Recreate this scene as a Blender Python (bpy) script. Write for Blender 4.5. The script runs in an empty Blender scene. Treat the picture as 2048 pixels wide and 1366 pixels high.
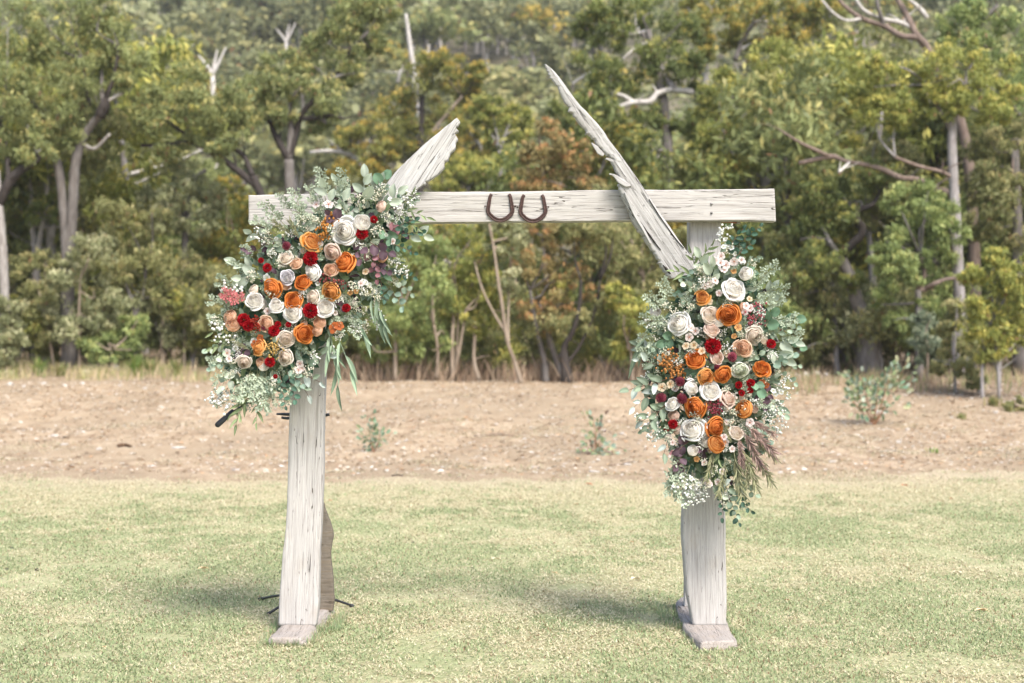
import bpy, math, random
import numpy as np
from mathutils import Vector, Matrix, Euler

random.seed(7)
RNG = np.random.default_rng(7)
SC = bpy.context.scene
COL = SC.collection
R = math.radians

# ------------------------------------------------------------------ camera
CAM_H, FPX, HORIZON = 1.65, 2844.0, 706.0
PITCH = math.atan((HORIZON - 683.0) / FPX)
cam_data = bpy.data.cameras.new('camera')
cam = bpy.data.objects.new('camera', cam_data)
COL.objects.link(cam)
cam.location = (0, 0, CAM_H)
cam.rotation_euler = (math.pi / 2 + PITCH, 0, 0)
cam_data.sensor_width = 36
cam_data.lens = FPX * 36 / 2048
cam_data.clip_start = 0.1
cam_data.clip_end = 3000
cam_data.dof.use_dof = True
cam_data.dof.focus_distance = 8.25
cam_data.dof.aperture_fstop = 1.9
SC.camera = cam

# ------------------------------------------------------------------ sky, sun, exposure
SUN_AZ, SUN_EL = R(152), R(50)         # azimuth measured clockwise from +Y: behind the camera, off to its right
world = bpy.data.worlds.new('World'); SC.world = world
world.use_nodes = True
nt = world.node_tree; nt.nodes.clear()
sky = nt.nodes.new('ShaderNodeTexSky'); sky.sky_type = 'NISHITA'; sky.sun_disc = False
sky.sun_elevation = SUN_EL; sky.sun_rotation = SUN_AZ
sky.air_density = 0.9; sky.dust_density = 2.2; sky.ozone_density = 0.6
bg = nt.nodes.new('ShaderNodeBackground'); bg.inputs[1].default_value = 0.14
wo = nt.nodes.new('ShaderNodeOutputWorld')
nt.links.new(sky.outputs[0], bg.inputs[0]); nt.links.new(bg.outputs[0], wo.inputs[0])
sd = bpy.data.lights.new('sun', 'SUN'); sd.energy = 2.7; sd.angle = R(20); sd.color = (1.0, 0.955, 0.895)
sun = bpy.data.objects.new('sun', sd); COL.objects.link(sun)
sun_dir = Vector((math.sin(SUN_AZ) * math.cos(SUN_EL), math.cos(SUN_AZ) * math.cos(SUN_EL), math.sin(SUN_EL)))
sun.rotation_euler = sun_dir.to_track_quat('Z', 'Y').to_euler()
sun.location = sun_dir * 60
SC.view_settings.view_transform = 'Standard'
SC.view_settings.look = 'None'
SC.view_settings.gamma = 1
SC.view_settings.exposure = 1.30
SC.view_settings.use_curve_mapping = False
SC.render.engine = 'CYCLES'
SC.cycles.max_bounces = 5
SC.cycles.diffuse_bounces = 3
SC.cycles.glossy_bounces = 2
SC.cycles.transmission_bounces = 3
SC.cycles.transparent_max_bounces = 4
SC.cycles.volume_bounces = 0
SC.cycles.use_denoising = True

# ------------------------------------------------------------------ helpers
def ray(px, py):
    a = (px - 1024) / FPX; b = (683 - py) / FPX
    c, s = math.cos(PITCH), math.sin(PITCH)
    return Vector((a, c - b * s, s + b * c))

def P(px, py, y):
    "the point of the place that lies y metres in front of the camera behind photograph position px, py"
    d = ray(px, py)
    return Vector((0, 0, CAM_H)) + d * (y / d.y)

def S(px, y):
    return px * y / FPX

_g = np.random.default_rng(3).random((64, 64, 4))
def vnoise(x, y, k=0):
    x = np.asarray(x, float); y = np.asarray(y, float)
    xi = np.floor(x).astype(int); yi = np.floor(y).astype(int)
    fx = x - xi; fy = y - yi
    fx = fx * fx * (3 - 2 * fx); fy = fy * fy * (3 - 2 * fy)
    g = _g[:, :, k % 4]
    a = g[xi % 64, yi % 64]; b = g[(xi + 1) % 64, yi % 64]; c = g[xi % 64, (yi + 1) % 64]; d = g[(xi + 1) % 64, (yi + 1) % 64]
    return (a * (1 - fx) + b * fx) * (1 - fy) + (c * (1 - fx) + d * fx) * fy

def fbm(x, y, k=0, o=4):
    s = 0; a = 0.5; t = 0
    for i in range(o):
        s = s + a * vnoise(np.asarray(x) * 2 ** i + 7.3 * i, np.asarray(y) * 2 ** i + 3.1 * i, k); t += a; a *= 0.5
    return s / t

def sstep(a, b, x):
    t = np.clip((np.asarray(x, float) - a) / (b - a), 0, 1)
    return t * t * (3 - 2 * t)

def height(x, y):
    x = np.asarray(x, float); y = np.asarray(y, float)
    h = sstep(18.5, 34, y) * 0.98
    side = sstep(-2.5, -6, x); sr = sstep(4.6, 6.6, x)
    h = h + np.clip(y - 32.6, 0, 5) * (0.075 * side + 0.055 * sr) - np.clip(y - 33, 0, 30) * 0.02 * (1 - side) * (1 - sr)
    h = h + (fbm(x * 0.5, y * 0.5, 1) - 0.5) * 0.22 * sstep(19, 26, y) * (1 - 0.5 * sstep(60, 90, y))
    h = h + (fbm(x * 2.2, y * 2.2, 2) - 0.5) * 0.06 * sstep(18.8, 21, y)
    h = h + np.clip(y - 72, 0, 1e9) * (0.318 + 0.03 * np.sin(x * 0.02 + 1.0))- 0.00012 * np.clip(y - 72, 0, 1e9) ** 2
    h = h + sstep(10, -60, x) * np.clip(y - 100, 0, 300) * 0.05
    h = h - sstep(62, 95, x) * np.clip(y - 200, 0, 400) * 0.06
    h = h + (fbm(x * 0.02, y * 0.02, 3) - 0.5) * 18 * sstep(80, 160, y)
    return h

def on_ground(px, py, lo=6.0, hi=90.0):
    d = ray(px, py); y = np.arange(lo, hi, 0.02)
    z = CAM_H + d.z / d.y * y; k = np.argmax(z <= height(d.x / d.y * y, y))
    return Vector((d.x / d.y * y[k], y[k], z[k]))

def mesh_np(name, verts, faces, mats=(), tint=None, smooth=False, mat_idx=None):
    "faces: (n,3) or (n,4) array, or a list of arrays"
    me = bpy.data.meshes.new(name)
    verts = np.asarray(verts, np.float32)
    fl = faces if isinstance(faces, list) else [faces]
    fl = [np.asarray(f, np.int32) for f in fl if len(f)]
    me.vertices.add(len(verts)); me.vertices.foreach_set('co', verts.ravel())
    tot = np.concatenate([np.full(len(f), f.shape[1], np.int32) for f in fl])
    loops = np.concatenate([f.ravel() for f in fl])
    me.loops.add(len(loops)); me.loops.foreach_set('vertex_index', loops)
    me.polygons.add(len(tot))
    me.polygons.foreach_set('loop_start', np.concatenate([[0], np.cumsum(tot)[:-1]]).astype(np.int32))
    me.polygons.foreach_set('loop_total', tot)
    if mat_idx is not None: me.polygons.foreach_set('material_index', np.asarray(mat_idx, np.int32))
    if smooth: me.polygons.foreach_set('use_smooth', np.ones(len(tot), bool))
    me.update(calc_edges=True)
    if tint is not None:
        t = np.asarray(tint, np.float32)
        if t.shape[1] == 3: t = np.concatenate([t, np.ones((len(t), 1), np.float32)], 1)
        at = me.color_attributes.new('tint', 'FLOAT_COLOR', 'POINT'); at.data.foreach_set('color', t.ravel())
    for m in mats: me.materials.append(m)
    return me

WM = {}
def put(name, data, parent=None, M=None):
    o = bpy.data.objects.new(name, data); COL.objects.link(o)
    M = M if M is not None else (WM[parent.name].copy() if parent else Matrix())
    WM[o.name] = M
    if parent is not None:
        o.parent = parent; o.matrix_basis = WM[parent.name].inverted() @ M
    else:
        o.matrix_basis = M
    return o

def tag(o, label=None, cat=None, group=None, kind=None):
    if label: o['label'] = label
    if cat: o['category'] = cat
    if group: o['group'] = group
    if kind: o['kind'] = kind
    return o

def empty(name, loc, label, cat, group=None):
    o = put(name, None, None, Matrix.Translation(Vector(loc)))
    o.empty_display_size = 0.1
    return tag(o, label, cat, group)

class Acc:
    "collects geometry in world coordinates"
    def __init__(s): s.v = []; s.q = []; s.t = []; s.c = []; s.n = 0
    def add(s, v, q=None, t=None, c=(1, 1, 1)):
        v = np.asarray(v, float).reshape(-1, 3); s.v.append(v)
        if q is not None and len(q): s.q.append(np.asarray(q).reshape(-1, 4) + s.n)
        if t is not None and len(t): s.t.append(np.asarray(t).reshape(-1, 3) + s.n)
        c = np.asarray(c, float)
        s.c.append(np.tile(c, (len(v), 1)) if c.ndim == 1 else c)
        s.n += len(v)
    def build(s, name, mat, parent=None, smooth=True, M=None, origin=None):
        v = np.concatenate(s.v)
        if M is None:
            M = Matrix.Translation(Vector(origin)) if origin is not None else (Matrix.Translation(WM[parent.name].translation) if parent else Matrix())
        inv = np.array(M.inverted())
        v = v @ inv[:3, :3].T + inv[:3, 3]
        f = ([np.concatenate(s.q)] if s.q else []) + ([np.concatenate(s.t)] if s.t else [])
        me = mesh_np(name, v, f, [mat], np.concatenate(s.c), smooth)
        return put(name, me, parent, M)

def catmull(pts, n=6):
    pts = np.asarray(pts, float)
    if len(pts) < 3: n = max(n, 2)
    P_ = np.vstack([2 * pts[0] - pts[1], pts, 2 * pts[-1] - pts[-2]])
    out = []
    for i in range(1, len(P_) - 2):
        for t in np.arange(n) / n:
            a, b, c, d = P_[i - 1], P_[i], P_[i + 1], P_[i + 2]
            out.append(0.5 * (2 * b + (c - a) * t + (2 * a - 5 * b + 4 * c - d) * t * t + (3 * b - a - 3 * c + d) * t ** 3))
    out.append(pts[-1])
    return np.array(out)

def tube(acc, pts, rad, sides=6, c=(1, 1, 1), n=5, rough=0.0, cap=True):
    "pts (k,3), rad (k)"
    a = catmull(np.column_stack([np.asarray(pts, float), np.asarray(rad, float)]), n)
    p, r = a[:, :3], np.maximum(a[:, 3], 1e-4)
    d = np.gradient(p, axis=0); d /= np.linalg.norm(d, axis=1)[:, None] + 1e-9
    ref = np.array([0.3, 1.0, 0.1]); u = np.cross(d, ref); u /= np.linalg.norm(u, axis=1)[:, None] + 1e-9
    w = np.cross(d, u)
    th = np.arange(sides) / sides * 2 * np.pi
    rr = r[:, None] * (1 + (RNG.random((len(p), sides)) - 0.5) * rough)
    v = p[:, None, :] + rr[..., None] * (np.cos(th)[None, :, None] * u[:, None, :] + np.sin(th)[None, :, None] * w[:, None, :])
    i = np.arange(len(p) - 1)[:, None] * sides; j = np.arange(sides)[None, :]; k = (j + 1) % sides
    q = np.stack([i + j, i + k, i + sides + k, i + sides + j], -1).reshape(-1, 4)
    v = v.reshape(-1, 3); t = []
    if cap:
        m = len(v); v = np.vstack([v, p[0], p[-1]])
        t = [[m, (a_ + 1) % sides, a_] for a_ in range(sides)] + [[m + 1, (len(p) - 1) * sides + a_, (len(p) - 1) * sides + (a_ + 1) % sides] for a_ in range(sides)]
    acc.add(v, q, t, c)

# ------------------------------------------------------------------ materials
class NB:
    def __init__(s, name):
        s.m = bpy.data.materials.new(name); s.m.use_nodes = True
        s.t = s.m.node_tree; s.t.nodes.clear()
        s.out = s.t.nodes.new('ShaderNodeOutputMaterial')
    def n(s, typ, **k):
        x = s.t.nodes.new('ShaderNode' + typ)
        for a, b in k.items():
            if a.startswith('i_'):
                key = a[2:]; x.inputs[int(key) if key.isdigit() else key.replace('_', ' ')].default_value = b
            else: setattr(x, a, b)
        return x
    def l(s, a, b): s.t.links.new(a, b)
    def ramp(s, fac, stops):
        r = s.n('ValToRGB'); e = r.color_ramp.elements
        while len(e) < len(stops): e.new(0.5)
        for x, (p, c) in zip(e, stops): x.position = p; x.color = (*c, 1) if len(c) == 3 else c
        s.l(fac, r.inputs[0]); return r.outputs[0]
    def mix(s, f, a, b, mode='MIX'):
        m = s.n('MixRGB', blend_type=mode)
        for i, x in enumerate((f, a, b)):
            if hasattr(x, 'is_output'): s.l(x, m.inputs[i])
            else: m.inputs[i].default_value = x if i == 0 else (*x, 1)
        return m.outputs[0]
    def noise(s, vec, scale, detail=4, rough=0.55, dist=0.0):
        x = s.n('TexNoise'); x.inputs['Scale'].default_value = scale; x.inputs['Detail'].default_value = detail
        x.inputs['Roughness'].default_value = rough; x.inputs['Distortion'].default_value = dist
        s.l(vec, x.inputs['Vector']); return x.outputs['Fac']
    def coord(s, which='Object', scale=(1, 1, 1), loc=(0, 0, 0), rot=(0, 0, 0)):
        c = s.n('TexCoord'); m = s.n('Mapping'); s.l(c.outputs[which], m.inputs[0])
        m.inputs['Scale'].default_value = scale; m.inputs['Location'].default_value = loc; m.inputs['Rotation'].default_value = rot
        return m.outputs[0]
    def bsdf(s, col, rough=0.8, spec=0.25, bump=None, bs=0.3, bd=0.01, **k):
        b = s.n('BsdfPrincipled')
        if hasattr(col, 'is_output'): s.l(col, b.inputs['Base Color'])
        else: b.inputs['Base Color'].default_value = (*col, 1)
        if hasattr(rough, 'is_output'): s.l(rough, b.inputs['Roughness'])
        else: b.inputs['Roughness'].default_value = rough
        b.inputs['Specular IOR Level'].default_value = spec
        for kk, v in k.items(): b.inputs[kk.replace('_', ' ')].default_value = v
        if bump is not None:
            bp = s.n('Bump'); bp.inputs['Strength'].default_value = bs; bp.inputs['Distance'].default_value = bd
            s.l(bump, bp.inputs['Height']); s.l(bp.outputs[0], b.inputs['Normal'])
        return b
    def done(s, b): s.l(b.outputs[0], s.out.inputs[0]); return s.m

def mat_leaf(name, trans=0.3, rough=0.55, spec=0.3):
    "thin leaf: its own colour is stored per leaf"
    b = NB(name); a = b.n('Attribute', attribute_name='tint')
    p = b.bsdf(a.outputs['Color'], rough, spec)
    t = b.n('BsdfTranslucent'); b.l(a.outputs['Color'], t.inputs[0])
    m = b.n('MixShader'); m.inputs[0].default_value = trans
    b.l(p.outputs[0], m.inputs[1]); b.l(t.outputs[0], m.inputs[2])
    b.l(m.outputs[0], b.out.inputs[0]); return b.m

def mat_wood(name, axis, light=(0.56, 0.535, 0.50), dark=(0.34, 0.315, 0.29), stain=(0.45, 0.36, 0.26), crack=0.5, seed=0.0, blue=0.0):
    "weathered hardwood, grain along the given local axis (0, 1, 2)"
    b = NB(name)
    def sc(al, ac):
        v = [ac, ac, ac]; v[axis] = al; return tuple(v)
    g1 = b.noise(b.coord(scale=sc(1.0, 22), loc=(seed, seed, seed)), 2.2, 6, 0.65, 0.6)
    g2 = b.noise(b.coord(scale=sc(2.2, 75), loc=(seed, 0, seed)), 3.0, 5, 0.7)
    blot = b.noise(b.coord(scale=sc(1.2, 2.2), loc=(0, seed, seed)), 3.0, 4, 0.6)
    c = b.ramp(g1, [(0.34, dark), (0.49, tuple(0.5 * (x + y) + 0.05 for x, y in zip(light, dark))), (0.62, light)])
    c = b.mix(b.ramp(g2, [(0.30, (0.55,) * 3), (0.55, (0, 0, 0))]), c, tuple(x * 0.72 for x in dark))
    c = b.mix(b.ramp(blot, [(0.56, (0, 0, 0)), (0.72, (0.55,) * 3)]), c, stain)
    c = b.mix(b.ramp(b.noise(b.coord(scale=sc(0.8, 1.5), loc=(seed + 4, 0, 0)), 5, 3), [(0.5, (0, 0, 0)), (0.7, (0.45,) * 3)]), c, tuple(x * 0.78 for x in light))
    # long thin drying cracks, in two widths
    def cracks(al, ac, wmax, lo, hi, off):
        k1 = b.noise(b.coord(scale=sc(al, ac), loc=(seed * 2 + off, seed + off, 1)), 1.6, 3, 0.5, 0.25)
        m1 = b.n('Math', operation='SUBTRACT'); b.l(k1, m1.inputs[0]); m1.inputs[1].default_value = 0.5
        m2 = b.n('Math', operation='ABSOLUTE'); b.l(m1.outputs[0], m2.inputs[0])
        gate = b.noise(b.coord(scale=sc(1.3, 5), loc=(seed + off, 3, 2)), 2.0, 2)
        wd = b.n('MapRange'); b.l(gate, wd.inputs[0]); wd.inputs[1].default_value = lo; wd.inputs[2].default_value = hi
        wd.inputs[3].default_value = 0.0; wd.inputs[4].default_value = wmax
        m3 = b.n('Math', operation='LESS_THAN'); b.l(m2.outputs[0], m3.inputs[0]); b.l(wd.outputs[0], m3.inputs[1]); return m3.outputs[0]
    ca = cracks(0.28, 7, 0.0062 * crack, 0.40, 0.70, 0.0); cb = cracks(0.6, 24, 0.014 * crack, 0.42, 0.65, 5.0)
    c = b.mix(cb, c, tuple(x * 0.45 for x in dark)); c = b.mix(ca, c, (0.075, 0.064, 0.055))
    m3 = b.n('Math', operation='MAXIMUM'); b.l(ca, m3.inputs[0]); b.l(cb, m3.inputs[1])
    h = b.n('Math', operation='MULTIPLY'); b.l(g1, h.inputs[0]); h.inputs[1].default_value = 1.0
    h2 = b.n('Math', operation='SUBTRACT'); b.l(h.outputs[0], h2.inputs[0]); b.l(m3.outputs[0], h2.inputs[1])
    h3 = b.n('Math', operation='MULTIPLY_ADD'); b.l(g2, h3.inputs[0]); h3.inputs[1].default_value = 0.6; b.l(h2.outputs[0], h3.inputs[2])
    return b.done(b.bsdf(c, 0.88, 0.12, h3.outputs[0], 0.75, 0.006))

def mat_plain(name, col, rough=0.6, spec=0.3, var=0.15, scale=30, metal=0.0, bs=0.2, bd=0.002):
    b = NB(name); n = b.noise(b.coord(), scale, 4)
    c = b.mix(b.ramp(n, [(0.35, (0, 0, 0)), (0.65, (1, 1, 1))]), tuple(x * (1 - var) for x in col), tuple(min(1, x * (1 + var)) for x in col))
    return b.done(b.bsdf(c, rough, spec, n, bs, bd, Metallic=metal))

LEAF = mat_leaf('foliage', 0.38)
PETAL = mat_leaf('petal_tissue', 0.46, 0.7, 0.15)
SILK = mat_leaf('soft_leaf', 0.22, 0.6, 0.25)
def mat_bark():
    b = NB('bark'); a = b.n('Attribute', attribute_name='tint')
    n = b.noise(b.coord(scale=(5, 5, 1.1)), 3, 5, 0.6)
    c = b.mix(b.ramp(n, [(0.35, (0.65,) * 3), (0.62, (0, 0, 0))]), a.outputs['Color'], b.mix(1.0, a.outputs['Color'], (0.42, 0.38, 0.36), 'MULTIPLY'))
    return b.done(b.bsdf(c, 0.9, 0.1, n, 0.6, 0.03))
BARK = mat_bark()

# ------------------------------------------------------------------ the ground
def sheet(name, xs, ys, hf, mat, kind='structure'):
    X, Y = np.meshgrid(xs, ys); Z = hf(X, Y)
    v = np.stack([X, Y, Z], -1).reshape(-1, 3); nx, ny = len(xs), len(ys)
    i = np.arange(ny - 1)[:, None] * nx + np.arange(nx - 1)[None, :]
    q = np.stack([i, i + 1, i + nx + 1, i + nx], -1).reshape(-1, 4)
    return tag(put(name, mesh_np(name, v, q, [mat], None, True)), kind=kind)

def mat_dirt():
    b = NB('dry_earth'); v = b.coord()
    big = b.noise(v, 0.35, 5, 0.6); mid = b.noise(b.coord(scale=(1, 0.7, 1)), 2.2, 6, 0.7); fine = b.noise(v, 22, 6, 0.75)
    c = b.ramp(mid, [(0.30, (0.24, 0.175, 0.115)), (0.5, (0.395, 0.30, 0.20)), (0.68, (0.51, 0.405, 0.285))])
    c = b.mix(b.ramp(big, [(0.42, (0, 0, 0)), (0.60, (0.75,) * 3)]), c, (0.32, 0.25, 0.17))
    c = b.mix(b.ramp(fine, [(0.30, (0.7,) * 3), (0.5, (0, 0, 0))]), c, (0.24, 0.17, 0.115))
    c = b.mix(b.ramp(fine, [(0.60, (0, 0, 0)), (0.78, (0.6,) * 3)]), c, (0.60, 0.50, 0.38))
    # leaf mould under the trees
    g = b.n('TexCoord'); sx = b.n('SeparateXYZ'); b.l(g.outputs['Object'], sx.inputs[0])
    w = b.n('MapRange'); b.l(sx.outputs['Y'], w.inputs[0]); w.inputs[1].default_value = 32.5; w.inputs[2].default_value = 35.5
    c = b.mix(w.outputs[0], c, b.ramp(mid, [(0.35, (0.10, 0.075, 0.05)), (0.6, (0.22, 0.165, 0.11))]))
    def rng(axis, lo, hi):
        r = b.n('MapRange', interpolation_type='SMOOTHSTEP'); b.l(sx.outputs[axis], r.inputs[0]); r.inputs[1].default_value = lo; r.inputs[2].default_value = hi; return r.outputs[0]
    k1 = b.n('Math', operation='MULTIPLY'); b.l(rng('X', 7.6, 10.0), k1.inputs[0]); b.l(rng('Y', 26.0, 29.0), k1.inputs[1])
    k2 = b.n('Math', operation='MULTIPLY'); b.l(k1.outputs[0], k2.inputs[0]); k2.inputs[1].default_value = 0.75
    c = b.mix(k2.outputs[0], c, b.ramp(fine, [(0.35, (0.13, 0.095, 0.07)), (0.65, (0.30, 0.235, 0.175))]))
    h = b.n('Math', operation='ADD'); b.l(fine, h.inputs[0]); b.l(mid, h.inputs[1])
    return b.done(b.bsdf(c, 0.95, 0.05, h.outputs[0], 0.7, 0.05))

def mat_turf():
    b = NB('turf'); v = b.coord()
    p = b.noise(v, 0.9, 5, 0.6); f = b.noise(v, 45, 5, 0.7); m = b.noise(v, 6, 4, 0.6)
    c = b.ramp(f, [(0.32, (0.28, 0.265, 0.15)), (0.5, (0.40, 0.385, 0.22)), (0.68, (0.52, 0.48, 0.32))])
    c = b.mix(b.ramp(p, [(0.42, (0, 0, 0)), (0.60, (0.6,) * 3)]), c, (0.245, 0.285, 0.135))
    g = b.n('TexCoord'); sx = b.n('SeparateXYZ'); b.l(g.outputs['Object'], sx.inputs[0])
    w = b.n('MapRange'); b.l(sx.outputs['Y'], w.inputs[0]); w.inputs[1].default_value = 13.5; w.inputs[2].default_value = 18.5; w.inputs[4].default_value = 0.85
    c = b.mix(w.outputs[0], c, b.ramp(f, [(0.32, (0.24, 0.20, 0.12)), (0.6, (0.48, 0.41, 0.27))]))
    w2 = b.n('MapRange'); b.l(sx.outputs['Y'], w2.inputs[0]); w2.inputs[1].default_value = 16.2; w2.inputs[2].default_value = 19.0
    mm = b.n('Math', operation='MULTIPLY_ADD'); b.l(m, mm.inputs[0]); mm.inputs[1].default_value = 1.3; mm.inputs[2].default_value = -0.65
    ad = b.n('Math', operation='ADD', use_clamp=True); b.l(w2.outputs[0], ad.inputs[0]); b.l(mm.outputs[0], ad.inputs[1])
    ml = b.n('Math', operation='MULTIPLY', use_clamp=True); b.l(ad.outputs[0], ml.inputs[0]); b.l(w2.outputs[0], ml.inputs[1])
    c = b.mix(ml.outputs[0], c, b.ramp(f, [(0.3, (0.33, 0.265, 0.18)), (0.65, (0.47, 0.39, 0.275))]))
    c = b.mix(b.ramp(m, [(0.52, (0, 0, 0)), (0.70, (0.55,) * 3)]), c, (0.38, 0.31, 0.20))
    return b.done(b.bsdf(c, 0.95, 0.05, f, 0.8, 0.02))

xs = np.unique(np.concatenate([np.linspace(-230, -40, 20), np.linspace(-40, -14, 40), np.linspace(-14, 14, 190), np.linspace(14, 40, 40), np.linspace(40, 230, 20)]))
ys = np.unique(np.concatenate([np.linspace(-60, 0, 8), np.linspace(0, 17, 20), np.linspace(17, 37, 160), np.linspace(37, 76, 30)]))
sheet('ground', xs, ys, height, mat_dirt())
def mat_hill():
    b = NB('hill_soil'); n = b.noise(b.coord(), 0.12, 5)
    c = b.ramp(n, [(0.35, (0.07, 0.065, 0.04)), (0.6, (0.17, 0.15, 0.105)), (0.75, (0.26, 0.235, 0.20))])
    return b.done(b.bsdf(c, 0.95, 0.05, n, 0.5, 0.5))
sheet('hill', np.linspace(-300, 300, 90), np.linspace(76, 430, 80), height, mat_hill())

def lawn_edge(x):
    return 19.0 + (fbm(x * 0.35 + 4, x * 0 + 1.5, 0) - 0.5) * 2.6 + (fbm(x * 1.9, x * 0 + 9, 1) - 0.5) * 1.3
xs = np.unique(np.concatenate([np.linspace(-40, -12, 20), np.linspace(-12, 12, 120), np.linspace(12, 40, 20)]))
T_ = np.linspace(0, 1, 60)
X, T2 = np.meshgrid(xs, T_); Y = -20 + T2 * (lawn_edge(xs)[None, :] + 20)
Z = height(X, Y) + 0.006 + (fbm(X * 1.3, Y * 1.3, 0) - 0.5) * 0.02 * (T2 < 0.98)
Z[-1] -= 0.012; Z[:-1] = np.maximum(Z[:-1], height(X, Y)[:-1] + 0.004)
nx = len(xs); i = np.arange(len(T_) - 1)[:, None] * nx + np.arange(nx - 1)[None, :]
lawn = put('lawn', mesh_np('lawn', np.stack([X, Y, Z], -1).reshape(-1, 3), np.stack([i, i + 1, i + nx + 1, i + nx], -1).reshape(-1, 4), [mat_turf()], None, True))
tag(lawn, kind='structure')

# grass blades of the mown lawn: nobody could count them
def grass_blades(n):
    y = 6.6 + (RNG.random(n) ** 1.15) * 13.6
    x = (RNG.random(n) * 2 - 1) * (0.42 * y + 0.6)
    ed = lawn_edge(x)
    thin = sstep(0.6, -3.4, y - ed) * (0.55 + 0.9 * (fbm(x * 1.5, y * 1.2, 3) - 0.25)) 
    keep = (y < ed + (RNG.random(n) ** 2) * 2.2) & (RNG.random(n) < thin)
    x, y = x[keep], y[keep]; n = len(x)
    patch = fbm(x * 0.8, y * 0.55, 0); fine = fbm(x * 4, y * 3, 1)
    green = np.clip((patch - 0.47) * 1.7 + (fine - 0.5) * 2.2 + 0.52 + 0.12 * sstep(16.5, 13, y) - 0.66 * sstep(12.8, 17.2, y) - 0.06, 0.04, 0.78)
    bare = fbm(x * 2.3 + 5, y * 2.0, 2) > 0.69
    keep = ~(bare & (RNG.random(n) < 0.7)); x, y, green = x[keep], y[keep], green[keep]; n = len(x)
    isg = RNG.random(n) < green
    r1 = RNG.random((n, 1))
    cg = np.array([0.215, 0.275, 0.130]) * (1 - r1) + np.array([0.395, 0.435, 0.24]) * r1
    cs = np.array([0.48, 0.425, 0.255]) * (1 - r1) + np.array([0.70, 0.635, 0.44]) * r1
    cb = np.array([0.23, 0.15, 0.085])
    c = np.where(isg[:, None], cg, cs); br = RNG.random(n) < 0.06; c[br] = cb
    L = (0.010 + 0.019 * RNG.random(n)) * np.where(isg, 1.0, 1.25) * (1 + 0.25 * (y > 14)); W = 0.0018 + 0.0018 * RNG.random(n) + 0.00022 * y
    az = RNG.random(n) * 2 * np.pi; el = np.where(isg, 0.35 + 0.8 * RNG.random(n), 0.05 + 0.5 * RNG.random(n))
    d = np.stack([np.cos(az) * np.cos(el), np.sin(az) * np.cos(el), np.sin(el)], 1) * L[:, None]
    s = np.stack([-np.sin(az), np.cos(az), 0 * az], 1) * W[:, None]
    z = height(x, y) + 0.008 + 0.012 * RNG.random(n)
    b = np.stack([x, y, z], 1)
    v = np.stack([b - s, b + s, b + d], 1).reshape(-1, 3)
    return v, np.arange(3 * n).reshape(-1, 3), np.repeat(c, 3, 0)
v, f, c = grass_blades(680000)
def straw(n):
    y = 17.6 + 12 * RNG.random(n) ** 1.5; x = (RNG.random(n) * 2 - 1) * (0.42 * y + 0.6)
    k = (fbm(x * 0.9 + 3, y * 1.1, 1) + 0.12 * RNG.random(n) > 0.60 + 0.012 * (y - 18)) & (y > lawn_edge(x) - 0.8); x, y = x[k], y[k]; n = len(x)
    L = 0.02 + 0.05 * RNG.random(n); az = RNG.random(n) * 6.28; el = 0.1 + 0.9 * RNG.random(n); b = np.stack([x, y, height(x, y) + 0.006], 1)
    s = np.stack([-np.sin(az), np.cos(az), 0 * az], 1) * 0.0055
    e = b + np.stack([np.cos(az) * np.cos(el), np.sin(az) * np.cos(el), np.sin(el)], 1) * L[:, None]
    r = RNG.random((n, 1)); cc = np.where(RNG.random((n, 1)) < 0.14, np.array([0.27, 0.29, 0.13]) + 0.1 * r, np.array([0.43, 0.35, 0.22]) + 0.2 * r)
    return np.stack([b - s, b + s, e], 1).reshape(-1, 3), np.repeat(cc, 3, 0)
v2, c2 = straw(190000); v = np.vstack([v, v2]); c = np.vstack([c, c2])
def foot_grass(x0, x1, y0, y1, n=2600):
    t = RNG.random(n); side = RNG.integers(0, 3, n); o = 0.012 + 0.05 * RNG.random(n) ** 1.6
    x = np.where(side == 0, x0 - o, np.where(side == 1, x1 + o, x0 + (x1 - x0) * t)); y = np.where(side == 2, y0 - o * 0.9, y0 + (y1 - y0) * t)
    L = 0.025 + 0.04 * RNG.random(n); az = RNG.random(n) * 6.28; el = 0.5 + 0.9 * RNG.random(n); b = np.stack([x, y, 0 * x], 1)
    s = np.stack([-np.sin(az), np.cos(az), 0 * az], 1) * 0.0035
    e = b + np.stack([np.cos(az) * np.cos(el), np.sin(az) * np.cos(el), np.sin(el)], 1) * L[:, None]
    r = RNG.random((n, 1)); cc = np.where(RNG.random((n, 1)) < 0.6, np.array([0.20, 0.29, 0.11]) + 0.12 * r, np.array([0.42, 0.37, 0.22]) + 0.14 * r)
    return np.stack([b - s, b + s, e], 1).reshape(-1, 3), np.repeat(cc, 3, 0)
for q_ in ((-1.38, -1.17, 8.02, 8.95), (1.06, 1.27, 7.98, 9.2), (-1.30, -1.08, 8.4, 8.9), (0.98, 1.2, 8.5, 9.2)):
    v2, c2 = foot_grass(*q_); v = np.vstack([v, v2]); c = np.vstack([c, c2])
f = np.arange(len(v)).reshape(-1, 3)
g = put('lawn_grass', mesh_np('lawn_grass', v, f, [mat_leaf('grass_blade', 0.35, 0.6, 0.2)], c))
tag(g, 'short patchy green and straw coloured grass of the lawn', 'grass', kind='stuff')

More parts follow.
